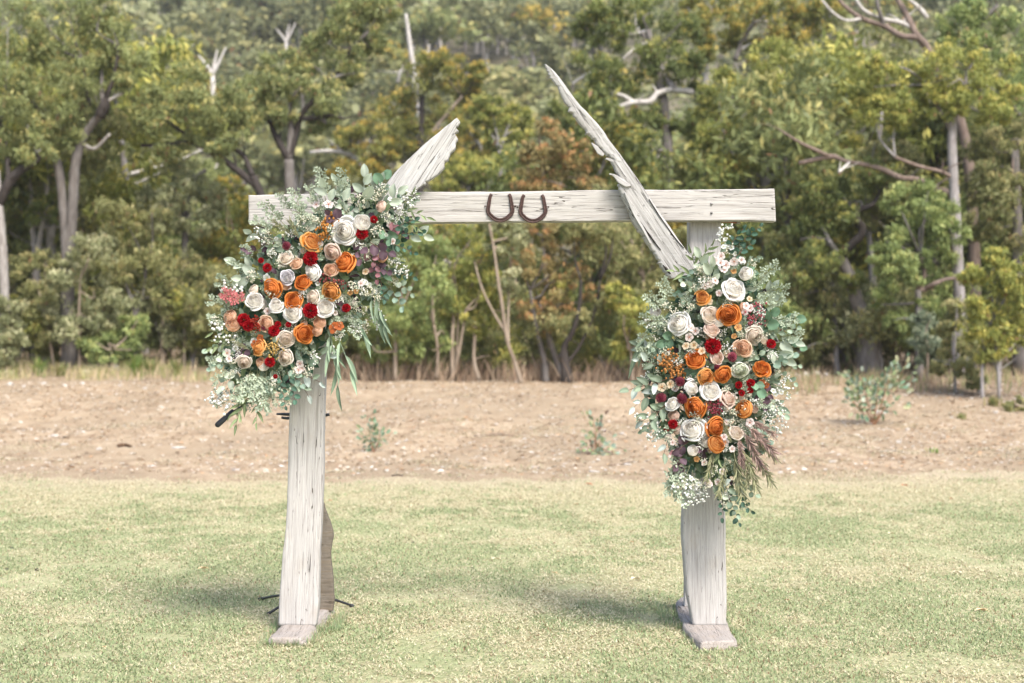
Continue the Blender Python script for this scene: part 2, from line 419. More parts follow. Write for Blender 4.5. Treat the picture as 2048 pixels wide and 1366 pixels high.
LITTER = mat_leaf('dry_litter', 0.05, 0.8, 0.15)
def flakes(n, pos, col, size, flat=0.35):
    "small dry leaves, chips: n bent diamonds lying about"
    az = RNG.random(n) * 2 * np.pi; t1 = (RNG.random(n) - 0.5) * flat; t2 = (RNG.random(n) - 0.5) * flat
    a = np.stack([np.cos(az), np.sin(az), t1], 1); b = np.stack([-np.sin(az), np.cos(az), t2], 1)
    L = size[:, None] * 0.5; W = L * (0.25 + 0.5 * RNG.random((n, 1)))
    up = np.array([0, 0, 1.0]) * L * 0.25
    v = np.stack([pos - a * L, pos - b * W + up, pos + a * L, pos + b * W + up * 0.4], 1).reshape(-1, 3)
    return v, np.arange(4 * n).reshape(-1, 4), np.repeat(col, 4, 0)
n = 60000
y = 17.8 + 17.5 * RNG.random(n) ** 0.8; x = (RNG.random(n) * 2 - 1) * (0.42 * y + 1)
dens = fbm(x * 0.6, y * 0.9, 3) + 0.36 * sstep(3, 10, x) + 0.12 * sstep(24, 19.5, y) * (y > 19)
k = (dens + 0.40 * RNG.random(n) > 0.62) & (y > lawn_edge(x) - 0.3 + RNG.random(n)); x, y = x[k], y[k]; n = len(x)
pal = np.array([[0.55, 0.44, 0.31], [0.42, 0.30, 0.19], [0.62, 0.56, 0.47], [0.33, 0.21, 0.13], [0.50, 0.30, 0.16], [0.70, 0.66, 0.60], [0.25, 0.17, 0.11]])
c = pal[RNG.integers(0, len(pal), n)] * (0.8 + 0.4 * RNG.random((n, 1)))
v, f, c = flakes(n, np.stack([x, y, height(x, y) + 0.012], 1), c, 0.02 + 0.085 * RNG.random(n) ** 2.2)
tag(put('leaf_litter', mesh_np('leaf_litter', v, f, [LITTER], c)), 'dry leaf litter and bark chips scattered over the bare tan earth', 'leaf litter', kind='stuff')

# pebbles
def ico(sub=1):
    import bmesh
    bm = bmesh.new(); bmesh.ops.create_icosphere(bm, subdivisions=sub, radius=1)
    v = np.array([x.co[:] for x in bm.verts]); f = np.array([[x.index for x in q.verts] for q in bm.faces]); bm.free()
    return v, f
IV, IF = ico(1); IV2, IF2 = ico(2)
def stones(pos, size, col, flat=0.5):
    n = len(pos); m = len(IV)
    s = size[:, None, None] * (0.75 + 0.5 * RNG.random((n, m, 1))) * np.array([1, 0.8, flat])[None, None, :]
    az = RNG.random(n) * 6.28; ca, sa = np.cos(az)[:, None], np.sin(az)[:, None]
    v = IV[None] * s; v = np.stack([v[..., 0] * ca - v[..., 1] * sa, v[..., 0] * sa + v[..., 1] * ca, v[..., 2]], -1) + pos[:, None, :]
    f = IF[None] + (np.arange(n) * m)[:, None, None]
    return v.reshape(-1, 3), f.reshape(-1, 3), np.repeat(col, m, 0)
n = 5200
y = 19.5 + 14.5 * RNG.random(n); x = (RNG.random(n) * 2 - 1) * (0.42 * y + 1)
k = (fbm(x * 0.5 + 9, y * 0.8, 0) + 0.3 * RNG.random(n) > 0.60) | ((x < -5) & (y > 30)); x, y = x[k], y[k]; n = len(x)
c = np.array([0.60, 0.52, 0.44]) * (0.65 + 0.6 * RNG.random((n, 1)))
v, f, c = stones(np.stack([x, y, height(x, y) + 0.003], 1), 0.008 + 0.024 * RNG.random(n) ** 2.5, c)
tag(put('pebbles', mesh_np('pebbles', v, f, [LITTER], c, True)), 'small pale pebbles strewn over the dry bank', 'pebbles', kind='stuff')

# ------------------------------------------------------------------ trees and shrubs
PAL = {  # (darker leaf, lighter leaf, tip colour, share of tips) - colours of the leaves themselves
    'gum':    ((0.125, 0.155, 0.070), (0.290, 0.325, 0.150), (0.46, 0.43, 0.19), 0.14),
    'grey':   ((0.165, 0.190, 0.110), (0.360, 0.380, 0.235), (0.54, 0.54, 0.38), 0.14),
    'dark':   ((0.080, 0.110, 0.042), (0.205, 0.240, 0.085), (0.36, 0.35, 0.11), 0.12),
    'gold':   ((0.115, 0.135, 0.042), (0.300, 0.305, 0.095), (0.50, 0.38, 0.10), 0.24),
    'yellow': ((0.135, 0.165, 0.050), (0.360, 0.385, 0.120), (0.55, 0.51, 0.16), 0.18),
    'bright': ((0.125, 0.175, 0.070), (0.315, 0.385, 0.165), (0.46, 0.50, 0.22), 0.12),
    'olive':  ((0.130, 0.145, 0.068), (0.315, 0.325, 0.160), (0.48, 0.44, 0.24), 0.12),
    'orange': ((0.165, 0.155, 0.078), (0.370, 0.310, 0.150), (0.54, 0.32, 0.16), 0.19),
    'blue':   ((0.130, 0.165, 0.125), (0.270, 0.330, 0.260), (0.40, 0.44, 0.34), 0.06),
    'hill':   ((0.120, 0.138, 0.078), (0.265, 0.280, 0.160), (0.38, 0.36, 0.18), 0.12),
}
BARKC = {'gum': (0.165, 0.15, 0.138), 'dark': (0.055, 0.047, 0.042), 'pale': (0.31, 0.288, 0.265), 'grey': (0.30, 0.28, 0.27), 'dead': (0.52, 0.49, 0.45), 'rust': (0.215, 0.165, 0.137), 'tan': (0.31, 0.25, 0.19)}

def leaf_cloud(cen, rad, per, L, pal, droop=0.55, wid=0.32, hang=0.2):
    "leaves gathered in sub-clumps: cen (k,3), rad (k,), per leaves each, L leaf length"
    k = len(cen); n = k * per
    c = np.repeat(cen, per, 0); r = np.repeat(rad, per)
    g = RNG.normal(size=(n, 3)) * 0.52; g[:, 2] *= 0.8
    p = c + g * r[:, None]; p[:, 2] -= hang * r * RNG.random(n)
    az = RNG.random(n) * 2 * np.pi; el = -droop * 1.4 + (RNG.random(n) - 0.5) * 1.5
    d = np.stack([np.cos(az) * np.cos(el), np.sin(az) * np.cos(el), np.sin(el)], 1)
    q = RNG.normal(size=(n, 3)); s = np.cross(d, q); s /= np.linalg.norm(s, axis=1)[:, None] + 1e-9
    ll = L * (0.6 + 0.8 * RNG.random((n, 1)))
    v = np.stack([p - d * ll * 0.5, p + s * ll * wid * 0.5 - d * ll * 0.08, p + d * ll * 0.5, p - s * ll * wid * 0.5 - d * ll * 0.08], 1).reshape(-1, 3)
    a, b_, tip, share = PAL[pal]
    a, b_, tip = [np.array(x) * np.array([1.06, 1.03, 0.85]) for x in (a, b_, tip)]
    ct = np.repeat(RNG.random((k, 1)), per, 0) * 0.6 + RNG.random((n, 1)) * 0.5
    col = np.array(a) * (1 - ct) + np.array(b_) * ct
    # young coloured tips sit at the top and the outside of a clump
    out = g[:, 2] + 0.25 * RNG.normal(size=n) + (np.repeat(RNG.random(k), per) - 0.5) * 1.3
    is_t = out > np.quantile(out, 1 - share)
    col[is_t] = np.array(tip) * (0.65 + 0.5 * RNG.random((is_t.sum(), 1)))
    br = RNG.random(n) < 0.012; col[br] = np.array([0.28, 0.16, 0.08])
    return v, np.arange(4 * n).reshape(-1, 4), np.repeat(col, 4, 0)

def px_blob(b, z, r=None):
    x, y, rr = b[:3]; dz = b[3] if len(b) > 3 else (RNG.random() - 0.5) * S(rr, z) * 2.2
    p = P(x, y, z + dz); return np.array(p), S(rr, z)

def crown_of(blobs, z, pal, dens=1.0, leaf=13.0, sub=12):
    cen, rad = [], []
    for b in blobs:
        c, r = px_blob(b, z)
        k = int(sub * (0.8 + 0.4 * RNG.random()))
        u = RNG.normal(size=(k, 3)); u /= np.linalg.norm(u, axis=1)[:, None]
        rr = r * (0.35 + 0.75 * RNG.random(k) ** 0.6)
        q = c + u * rr[:, None] * np.array([1.05, 1.0, 0.85])
        cen.append(q); rad.append(r * (0.24 + 0.22 * RNG.random(k)))
    cen, rad = np.vstack(cen), np.concatenate(rad)
    L = S(leaf, z)
    per = max(8, int(dens * 62 * (13.0 / leaf) ** 2))
    return leaf_cloud(cen, rad, per, L, pal)

def limb_pts(pts, z, wander=0.5, root=None):
    out, rad = [], []
    dz = 0.0
    for i, (x, y, r) in enumerate(pts):
        if i: dz += (RNG.random() - 0.5) * wander
        out.append(np.array(P(x, y, z + dz))); rad.append(S(r, z))
    return np.array(out), np.array(rad)

COUNT = {}
def tree(name, cat, label, z, trunk=None, limbs=(), blobs=(), pal='gum', bark='gum', leaf=10.5, dens=1.0, sub=12, group=None, ground=True, twigs=True, tname='trunk'):
    """trunk / limbs: lists of (px, py, radius px); a limb may be (list, bark name). blobs: (px, py, radius px)"""
    if z < 35 and (trunk[0][0] if trunk else blobs[0][0]) < 560: z += 3.8
    if trunk: base = np.array(P(trunk[0][0], trunk[0][1], z))
    else:
        bx = np.mean([b[0] for b in blobs]); base = np.array(P(bx, 700, z))
    base[2] = float(height(base[0], base[1])) - 0.03
    root = empty(name, base, label, cat, group)
    segs = []
    if trunk:
        p, r = limb_pts(trunk, z, 0.25); p[0] = base; r[0] *= 1.25
        a = Acc(); tube(a, p, r, 9, BARKC[bark], 6, 0.16); a.build(tname, BARK, root)
        segs.append((p, r))
    for lb in limbs:
        bk = bark
        if isinstance(lb, tuple): lb, bk = lb
        p, r = limb_pts(lb, z, 0.45)
        if segs:   # start on the nearest point of what it grows from
            allp = np.vstack([catmull(s[0], 4) for s in segs]); j = np.argmin(np.linalg.norm((allp - p[0])[:, [0, 2]], axis=1))
            sh = allp[j] - p[0]
            if np.linalg.norm(sh[[0, 2]]) < S(30, z): p = p + sh * np.linspace(1, 0, len(p))[:, None] * np.array([1, 1, 1]); 
        a = Acc(); tube(a, p, r, 7, BARKC[bk], 6, 0.18)
        for t in range(2 if len(p) > 2 else 1):   # side twigs
            k = RNG.integers(1, len(p)); d = RNG.normal(size=3) * S(26, z); d[2] = abs(d[2]) * 0.8
            tube(a, [p[k], p[k] + d * 0.5 + RNG.normal(size=3) * 0.03, p[k] + d], [r[k] * 0.5, r[k] * 0.3, 0.004], 5, BARKC[bk], 4)
        a.build('branch', BARK, root); segs.append((p, r))
    if blobs:
        if twigs:
            a = Acc(); any_ = False
            allp = np.vstack([catmull(s[0], 4) for s in segs]) if segs else base[None]
            for b in blobs:
                if segs or RNG.random() < 0.7:
                    c, rr = px_blob((*b[:3], 0.0), z); 
                    src = allp[np.argmin(np.linalg.norm(allp - c, axis=1))] if segs else base + RNG.normal(size=3) * np.array([.25, .2, 0])
                    mid = (src + c) / 2 + RNG.normal(size=3) * S(8, z); any_ = True
                    w = S(2.6, z)
                    tube(a, [src, mid, c + RNG.normal(size=3) * rr * 0.3], [w, w * 0.7, w * 0.3], 5, BARKC[bark], 4)
            if any_: tag(a.build('twigs', BARK, root), kind='stuff')
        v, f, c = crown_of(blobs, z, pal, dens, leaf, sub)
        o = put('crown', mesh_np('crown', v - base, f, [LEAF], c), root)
    return root

GT, SH = 'gum tree', 'shrub'
tree('gum_tree', GT, 'gum tree cut by the picture edge with a pale trunk and dark crooked fork', 31,
     [(6, 765, 12), (9, 600, 10), (4, 480, 9), (-2, 410, 8), (-6, 340, 6)],
     [([(0, 415, 8), (18, 372, 10), (40, 345, 9), (60, 330, 8), (76, 318, 6), (70, 300, 3)], 'dark'), ([(20, 370, 6), (18, 330, 5), (12, 290, 4), (0, 240, 3)], 'dark')],
     [(20, 60, 60), (10, 150, 60), (45, 250, 50), (8, 300, 45), (35, 190, 45), (-30, 100, 70), (-30, 230, 70), (70, 300, 30)], 'gum', 'pale')
tree('gum_tree', GT, 'tall gum tree with twin trunks and a burnt black fork high in the crown', 32,
     [(142, 760, 16), (136, 620, 14), (134, 500, 13), (128, 430, 10), (118, 340, 9), (106, 300, 7), (101, 250, 4)],
     [([(138, 520, 11), (147, 420, 11), (152, 330, 10), (163, 282, 9), (186, 245, 8), (203, 228, 8)], 'gum'), ([(200, 232, 11), (209, 212, 11), (211, 196, 6)], 'dark'),
      ([(208, 205, 6), (222, 170, 4), (232, 128, 3), (236, 90, 2)], 'dark'), ([(180, 210, 4), (170, 170, 4), (166, 120, 3)], 'dark'), ([(206, 215, 5), (203, 180, 4), (205, 130, 3)], 'gum'),
      ([(213, 210, 3), (228, 198, 3), (246, 186, 3)], 'dead'), ([(165, 290, 4), (190, 300, 4), (220, 268, 3)], 'pale')],
     [(215, 60, 50), (150, 30, 50), (100, 110, 58), (245, 110, 38), (60, 175, 50), (120, 210, 48), (200, 105, 48), (50, 90, 50), (155, 150, 48), (95, 265, 42), (190, 20, 45), (235, 70, 40), (70, 30, 50), (245, 160, 25), (130, 260, 30)], 'gum', 'gum')
tree('gum_tree', GT, 'slim pale gum trunk forked in a narrow Y in the shade', 34,
     [(72, 750, 9), (74, 620, 8), (72, 520, 8)], [([(73, 530, 7), (66, 460, 6), (62, 400, 5), (60, 350, 3)], 'pale'), ([(75, 520, 6), (86, 450, 5), (94, 395, 4), (96, 340, 3)], 'pale')],
     [(60, 340, 45), (100, 330, 45), (30, 380, 40), (85, 430, 30), (120, 400, 28)], 'dark', 'pale')
tree('gum_tree', GT, 'thin brown gum tree with pale grey green sprays beside the beam end', 33.5,
     [(372, 765, 7), (374, 600, 7), (370, 480, 7), (376, 400, 6), (392, 356, 5), (412, 340, 4)], [[(374, 480, 4), (362, 420, 4), (350, 380, 3)]],
     [(345, 400, 34), (400, 372, 36), (362, 340, 34), (425, 400, 30), (330, 440, 34), (395, 440, 34), (300, 400, 30)], 'grey', 'gum', dens=0.9)
tree('gum_tree', GT, 'dark limbed gum tree with a long bough reaching to its left over the wood', 36,
     [(545, 750, 12), (538, 600, 11), (530, 480, 10), (524, 400, 9), (505, 352, 8)],
     [([(520, 372, 8), (478, 338, 7), (430, 305, 7), (392, 286, 6), (350, 288, 5), (282, 291, 3)], 'dark'), ([(510, 350, 6), (490, 310, 5), (450, 288, 4), (410, 280, 3)], 'dark'), ([(392, 288, 4), (350, 255, 4), (328, 240, 3)], 'dark')],
     [(350, 210, 52), (420, 195, 52), (315, 245, 42), (480, 240, 45), (405, 245, 42), (345, 300, 32), (460, 190, 45), (380, 170, 45), (300, 200, 34), (440, 300, 26)], 'gum', 'dark')
tree('gum_tree', GT, 'spreading dark trunked gum tree whose crown climbs to the upper edge above the garlanded beam', 38,
     [(592, 750, 15), (588, 600, 13), (586, 460, 12), (580, 380, 11), (578, 320, 10)],
     [([(578, 325, 8), (556, 285, 7), (545, 258, 6), (536, 215, 5)], 'dark'), ([(578, 320, 8), (582, 260, 7), (578, 220, 5), (596, 176, 4)], 'gum'), ([(582, 315, 8), (598, 250, 7), (608, 222, 6), (640, 186, 5), (656, 158, 5), (684, 140, 4), (700, 96, 3)], 'dark'),
      ([(600, 240, 5), (628, 238, 5), (660, 232, 4), (690, 238, 3)], 'dark'), ([(608, 240, 3), (606, 200, 4), (600, 170, 3)], 'pale'), ([(660, 160, 3), (688, 150, 3), (714, 145, 2)], 'pale')],
     [(640, 70, 34), (690, 40, 42), (745, 55, 40), (625, 115, 42), (560, 125, 42), (600, 165, 40), (520, 175, 42), (660, 195, 38), (705, 150, 34), (495, 215, 38), (690, 95, 36), (760, 20, 34), (720, 5, 40), (560, 190, 34), (640, 240, 30), (560, 230, 28), (745, 90, 25)], 'gum', 'gum', leaf=10)
tree('gum_tree', GT, 'rounded gum tree with golden tips standing behind the broken stub of the arch', 58,
     [(842, 700, 9), (840, 430, 8), (842, 300, 7), (844, 190, 5)],
     [([(760, 372, 6), (712, 320, 6), (690, 306, 5), (655, 302, 4), (620, 305, 3)], 'dead'), ([(850, 300, 4), (880, 250, 4), (924, 192, 3)], 'tan'), ([(740, 345, 4), (712, 290, 4), (660, 290, 3)], 'pale'), ([(710, 294, 4), (740, 285, 4), (765, 290, 4)], 'dead'),
      ([(925, 250, 3), (950, 280, 4), (962, 300, 4), (962, 380, 5)], 'dead'), ([(828, 365, 4), (852, 300, 4), (880, 255, 3)], 'gum')],
     [(835, 172, 42), (905, 140, 38), (782, 225, 44), (850, 225, 48), (930, 180, 38), (745, 270, 38), (760, 310, 40), (945, 240, 40), (880, 285, 44), (870, 130, 32), (960, 150, 25), (700, 285, 28), (810, 300, 38), (740, 350, 30), (960, 290, 28), (690, 340, 30)], 'gold', 'dark', leaf=9, dens=1.1)
tree('dead_tree', 'dead tree', 'bleached bare dead trunk rising like a pole above the golden crown', 64,
     [(844, 700, 7), (840, 260, 6), (832, 190, 6), (828, 150, 6), (820, 90, 5), (812, 28, 3)], [([(795, 165, 4), (800, 145, 3), (806, 132, 2)], 'dead')], bark='dead')
tree('gum_tree', GT, 'young gum with a rounded lime crown between the two broken timbers', 54,
     [(1000, 700, 6), (1002, 420, 5), (1000, 300, 4)], [], [(1012, 235, 32), (980, 205, 26), (1045, 262, 28), (1000, 275, 32), (1040, 225, 24), (960, 230, 22)], 'yellow', 'grey', leaf=9)
tree('gum_tree', GT, 'low domed gum crown right behind the middle of the beam', 52,
     [(935, 700, 6), (935, 420, 5), (938, 360, 4)], [([(936, 400, 3), (950, 350, 3), (968, 338, 2)], 'dead')], [(915, 335, 30), (950, 330, 28), (890, 365, 28), (975, 350, 28), (935, 368, 28), (1000, 330, 24), (1020, 370, 28)], 'yellow', 'grey', leaf=9)
tree('gum_tree', GT, 'reddish green sapling clump rising behind the long broken timber', 36,
     [(1100, 755, 6), (1092, 560, 5), (1088, 400, 4), (1084, 300, 3)], [([(1090, 450, 3), (1120, 380, 3), (1135, 310, 2)], 'tan'), ([(1090, 430, 3), (1060, 350, 3), (1050, 290, 2)], 'tan')],
     [(1080, 300, 34), (1120, 285, 30), (1148, 330, 34), (1058, 360, 32), (1175, 300, 26), (1100, 360, 34), (1180, 365, 28), (1090, 250, 22), (1060, 310, 22), (1040, 390, 26)], 'orange', 'tan', dens=0.8)
tree('gum_tree', GT, 'large dark gum tree with grey dead boughs behind the long broken timber', 42,
     [(1325, 750, 17), (1330, 600, 15), (1338, 420, 13), (1332, 260, 11), (1318, 150, 9), (1296, 60, 6)],
     [([(1385, 184, 7), (1362, 181, 6), (1340, 180, 6), (1315, 187, 6), (1300, 203, 6), (1268, 205, 6), (1240, 214, 5), (1212, 223, 3)], 'dead'), ([(1265, 204, 5), (1244, 191, 4), (1222, 186, 4), (1205, 188, 2)], 'dead'),
      ([(1350, 172, 7), (1330, 150, 6), (1318, 126, 4)], 'grey'), ([(1298, 92, 4), (1272, 102, 4), (1252, 114, 3), (1235, 130, 2)], 'dead'), ([(1310, 50, 3), (1280, 62, 4), (1252, 66, 3)], 'dead'), ([(1340, 288, 5), (1308, 298, 5), (1288, 312, 4), (1258, 325, 3)], 'grey'),
      ([(1340, 300, 4), (1322, 302, 4), (1316, 316, 4)], 'dead'), ([(1286, 60, 5), (1296, 90, 6), (1305, 120, 6)], 'gum'), ([(1184, 145, 4), (1164, 155, 4), (1145, 168, 3)], 'dead')],
     [(1225, 70, 34), (1300, 25, 48), (1195, 130, 42), (1245, 165, 46), (1300, 120, 44), (1175, 225, 44), (1250, 260, 48), (1365, 60, 42), (1140, 220, 34), (1345, 135, 40), (1185, 20, 28), (1230, 20, 30), (1200, 185, 40), (1120, 260, 24), (1210, 270, 36), (1300, 240, 36), (1380, 130, 34), (1380, 250, 30), (1165, 60, 20), (1420, 180, 30), (1150, 290, 24)], 'dark', 'gum', leaf=10, dens=1.05)
tree('gum_tree', GT, 'gold tipped gum tree at the upper edge with a pale upright stem', 50,
     [(1412, 700, 9), (1412, 300, 8), (1411, 130, 7), (1412, 70, 5)], [([(1416, 38, 5), (1422, 30, 4), (1424, 18, 3)], 'dead'), ([(1470, 120, 6), (1486, 80, 5), (1508, 45, 4)], 'gum'), ([(1488, 100, 4), (1510, 85, 3)], 'dead')],
     [(1445, 30, 42), (1505, 22, 42), (1560, 30, 42), (1400, 60, 30), (1540, 75, 36), (1610, 45, 38), (1480, 80, 34), (1390, 15, 34), (1420, 100, 26), (1650, 20, 40), (1580, 80, 34)], 'gold', 'pale', leaf=10)
tree('gum_tree', GT, 'broad yellow green gum tree filling the upper wood between beam end and thick trunk', 40,
     [(1520, 750, 13), (1524, 600, 12), (1528, 420, 10), (1530, 280, 8)],
     [([(1612, 330, 4), (1570, 345, 4), (1500, 352, 4), (1440, 375, 3)], 'dead'), ([(1530, 420, 5), (1480, 330, 5), (1450, 280, 3)], 'grey'), ([(1530, 400, 5), (1590, 300, 5), (1640, 240, 3)], 'grey')],
     [(1545, 115, 40), (1600, 125, 42), (1500, 150, 44), (1445, 165, 38), (1560, 185, 44), (1640, 175, 42), (1480, 220, 44), (1425, 215, 32), (1600, 245, 44), (1535, 265, 44), (1660, 265, 38), (1440, 285, 42), (1485, 335, 42), (1570, 325, 42), (1640, 335, 38), (1395, 325, 36), (1560, 380, 34), (1620, 395, 36), (1460, 390, 34), (1690, 220, 34), (1710, 290, 34), (1410, 375, 30)], 'yellow', 'grey', leaf=10)
tree('gum_tree', GT, 'straight grey trunked gum with a long crooked rusty bough reaching sideways', 33,
     [(1924, 770, 13), (1919, 600, 12), (1911, 460, 12), (1908, 380, 10), (1904, 290, 9), (1906, 240, 9), (1912, 195, 6)],
     [([(1905, 400, 9), (1895, 386, 8), (1862, 378, 7), (1832, 360, 6.5), (1800, 356, 6), (1765, 340, 6), (1730, 330, 5), (1690, 322, 4), (1660, 313, 6), (1598, 326, 4)], 'rust'), ([(1910, 355, 4), (1885, 342, 4), (1840, 332, 4), (1790, 314, 3)], 'rust'),
      ([(1706, 332, 3), (1690, 340, 3), (1678, 344, 3)], 'dead'), ([(1665, 316, 4), (1630, 300, 4), (1600, 285, 3), (1560, 260, 2)], 'rust'), ([(1907, 240, 6), (1925, 190, 5), (1935, 140, 3)], 'gum'), ([(1908, 260, 6), (1875, 210, 5), (1860, 170, 3)], 'gum')],
     [(1870, 125, 42), (1930, 110, 44), (1825, 150, 40), (1985, 135, 42), (1900, 165, 42), (1790, 195, 36), (1960, 185, 42), (1850, 200, 38), (1750, 225, 32), (1910, 215, 28), (2020, 190, 38), (1790, 240, 26), (1990, 230, 30), (1740, 180, 28), (1760, 130, 28)], 'yellow', 'grey', leaf=11)
tree('gum_tree', GT, 'gum with bare grey twisted boughs against the hill at the upper right corner', 37,
     [(1945, 760, 13), (1948, 500, 12), (1930, 280, 11), (1872, 130, 9), (1852, 92, 8), (1832, 68, 7), (1808, 20, 6), (1785, -15, 4)],
     [([(1836, 72, 6), (1800, 68, 6), (1768, 50, 6), (1724, 36, 5), (1690, 12, 4), (1672, -10, 3)], 'rust'), ([(1765, 52, 5), (1756, 20, 4), (1752, -8, 3)], 'gum'), ([(1822, 52, 5), (1800, 42, 5), (1762, 34, 4), (1728, 20, 4), (1710, -4, 3)], 'dead'),
      ([(1855, 36, 5), (1838, 16, 5), (1812, -6, 3)], 'dead'), ([(1725, 42, 4), (1692, 44, 3), (1665, 26, 3), (1640, -5, 2)], 'dead'), ([(1950, 90, 6), (1965, 45, 5), (1995, 10, 4)], 'gum')],
     [(1925, 45, 42), (1985, 40, 44), (2035, 70, 44), (1960, 85, 36), (2030, 130, 38), (1900, 75, 24), (1950, 10, 24)], 'bright', 'rust')
tree('gum_tree', GT, 'dark trunked gum leaning over the bare bank with a black crooked limb', 34,
     [(1738, 715, 21), (1728, 650, 15), (1712, 595, 14), (1698, 550, 13), (1684, 520, 10)],
     [([(1690, 530, 12), (1684, 512, 11), (1700, 488, 9), (1720, 470, 9), (1724, 452, 8), (1710, 435, 8), (1714, 420, 7), (1745, 408, 5), (1760, 385, 3)], 'dark'), ([(1684, 525, 6), (1668, 500, 6), (1658, 480, 4)], 'grey')],
     [(1660, 455, 40), (1620, 420, 40), (1705, 380, 40), (1600, 480, 40), (1650, 500, 34), (1750, 350, 38), (1680, 430, 28), (1640, 380, 36), (1700, 560, 22), (1620, 540, 34)], 'dark', 'gum')
tree('gum_tree', GT, 'slim grey sapling trunk standing close behind the leaning dark trunk', 34.6,
     [(1757, 715, 9), (1750, 620, 8), (1744, 540, 7), (1738, 460, 5)], [], [(1730, 430, 30), (1770, 410, 34), (1795, 370, 36), (1820, 340, 34), (1760, 300, 36), (1800, 300, 34)], 'olive', 'grey')
tree('gum_tree', GT, 'green bushy gum with a curved rusty limb in front of the thick grey trunk', 32.5,
     [(1838, 740, 8), (1838, 640, 7), (1836, 580, 6)], [([(1836, 585, 6), (1850, 582, 6), (1870, 570, 5), (1890, 560, 4), (1915, 556, 3)], 'rust'), ([(1836, 580, 5), (1848, 550, 4), (1842, 515, 4)], 'rust')],
     [(1800, 400, 38), (1850, 450, 42), (1780, 480, 38), (1870, 510, 40), (1815, 520, 38), (1850, 380, 36), (1900, 460, 30), (1790, 550, 28), (1760, 530, 24), (1880, 420, 30), (1760, 600, 24), (1790, 640, 24), (1835, 540, 26), (1850, 610, 24)], 'bright', 'gum')
tree('gum_tree', GT, 'olive gum crown hugging the edge beyond the yellow shrub', 34,
     [(2040, 760, 12), (2036, 500, 11), (2030, 300, 8)], [([(2030, 400, 3), (2024, 330, 3), (2034, 290, 2)], 'rust')],
     [(2020, 280, 44), (2040, 350, 44), (1970, 290, 38), (2000, 400, 44), (1960, 450, 38), (2040, 470, 44), (1980, 340, 36), (1950, 385, 26), (2070, 250, 50)], 'olive', 'gum')

def shrub(label, z, blobs, pal, stems=(), bark='tan', leaf=10, dens=0.95, name='shrub', cat=SH, sub=12):
    ll = list(stems)
    return tree(name, cat, label, z, ll[0] if ll else None, ll[1:], blobs, pal, bark, leaf, dens, sub, twigs=True, tname='stem')

shrub('tall grey green shrub in front of the twin trunks', 31.6, [(150, 540, 40), (185, 495, 36), (200, 590, 44), (120, 620, 40), (160, 660, 38), (115, 560, 30), (215, 640, 34)], 'grey', [[(160, 765, 3), (158, 650, 3), (160, 560, 2)]])
shrub('feathery grey shrub left of the thin brown gum', 32.4, [(255, 470, 44), (300, 520, 46), (270, 590, 46), (235, 540, 36), (310, 440, 38), (220, 430, 36), (320, 600, 34)], 'olive', [[(268, 770, 5), (270, 650, 5), (262, 600, 4), (240, 540, 3)], [(266, 640, 4), (285, 590, 3), (292, 530, 3)]], 'gum')
shrub('olive shrub behind the dangling tip of the hanging bouquet', 32.8, [(370, 540, 42), (405, 600, 42), (350, 620, 40), (440, 560, 40), (430, 650, 36), (385, 670, 34), (330, 560, 34)], 'olive', [[(325, 770, 4), (325, 640, 3)], [(367, 760, 4), (370, 650, 3)]])
shrub('low pale green shrub at the picture edge under the crooked fork', 30.5, [(12, 620, 30), (30, 680, 28), (5, 680, 32), (0, 730, 30), (30, 650, 18)], 'grey', [[(12, 775, 3), (14, 690, 2)]])
shrub('sparse shrub of small leaves beside the slim forked trunk', 32, [(85, 590, 34), (50, 540, 34), (100, 660, 34), (60, 620, 30), (95, 520, 28)], 'olive', [[(110, 765, 3), (96, 660, 2)]])
shrub('bright low shrub at the foot of the wood near the grass tufts', 31.4, [(205, 700, 28), (240, 670, 32), (180, 690, 24), (260, 700, 20), (270, 650, 26)], 'bright', [[(222, 765, 3), (224, 700, 2)]])
shrub('dark shrub between thin brown gum and beam end', 34.2, [(470, 430, 44), (440, 480, 44), (500, 490, 44), (470, 540, 42), (520, 420, 36), (540, 540, 40), (500, 600, 40), (460, 380, 30)], 'gold', [[(470, 750, 4), (470, 560, 3)]], dens=0.9)
shrub('shrub of narrow leaves showing past the foot of the hanging bouquet', 33.4, [(450, 700, 22), (425, 715, 22), (400, 725, 20)], 'olive', [[(430, 765, 2), (428, 720, 2)]])
shrub('green shrub hidden behind the hanging bouquet', 34, [(600, 480, 46), (560, 580, 46), (640, 600, 46), (690, 540, 46), (700, 640, 44), (660, 690, 34), (730, 500, 40)], 'bright', [[(650, 755, 4), (650, 600, 3)]])
shrub('leafy bright green bush beside the drooping leaves of the hanging bouquet', 33.2, [(800, 490, 42), (845, 540, 42), (790, 580, 42), (850, 620, 42), (800, 650, 40), (870, 670, 32), (760, 640, 36), (740, 700, 30), (820, 700, 24), (880, 580, 34), (770, 540, 36), (880, 500, 36), (840, 455, 34)], 'bright', [[(790, 755, 4), (792, 640, 3)], [(872, 760, 4), (875, 700, 3), (868, 650, 3)]])
shrub('thin stemmed olive sapling bunch behind the middle of the lawn', 33.6, [(930, 480, 38), (965, 530, 36), (920, 560, 34), (950, 600, 34), (905, 620, 30), (985, 480, 34), (990, 590, 30), (960, 650, 28)], 'yellow',
      [[(905, 762, 4), (904, 690, 4), (908, 620, 3)], [(914, 762, 3), (918, 690, 3), (916, 600, 3)], [(925, 760, 3), (928, 700, 3), (932, 620, 2)], [(958, 760, 5), (948, 720, 4), (950, 660, 3)]], 'tan', dens=0.8)
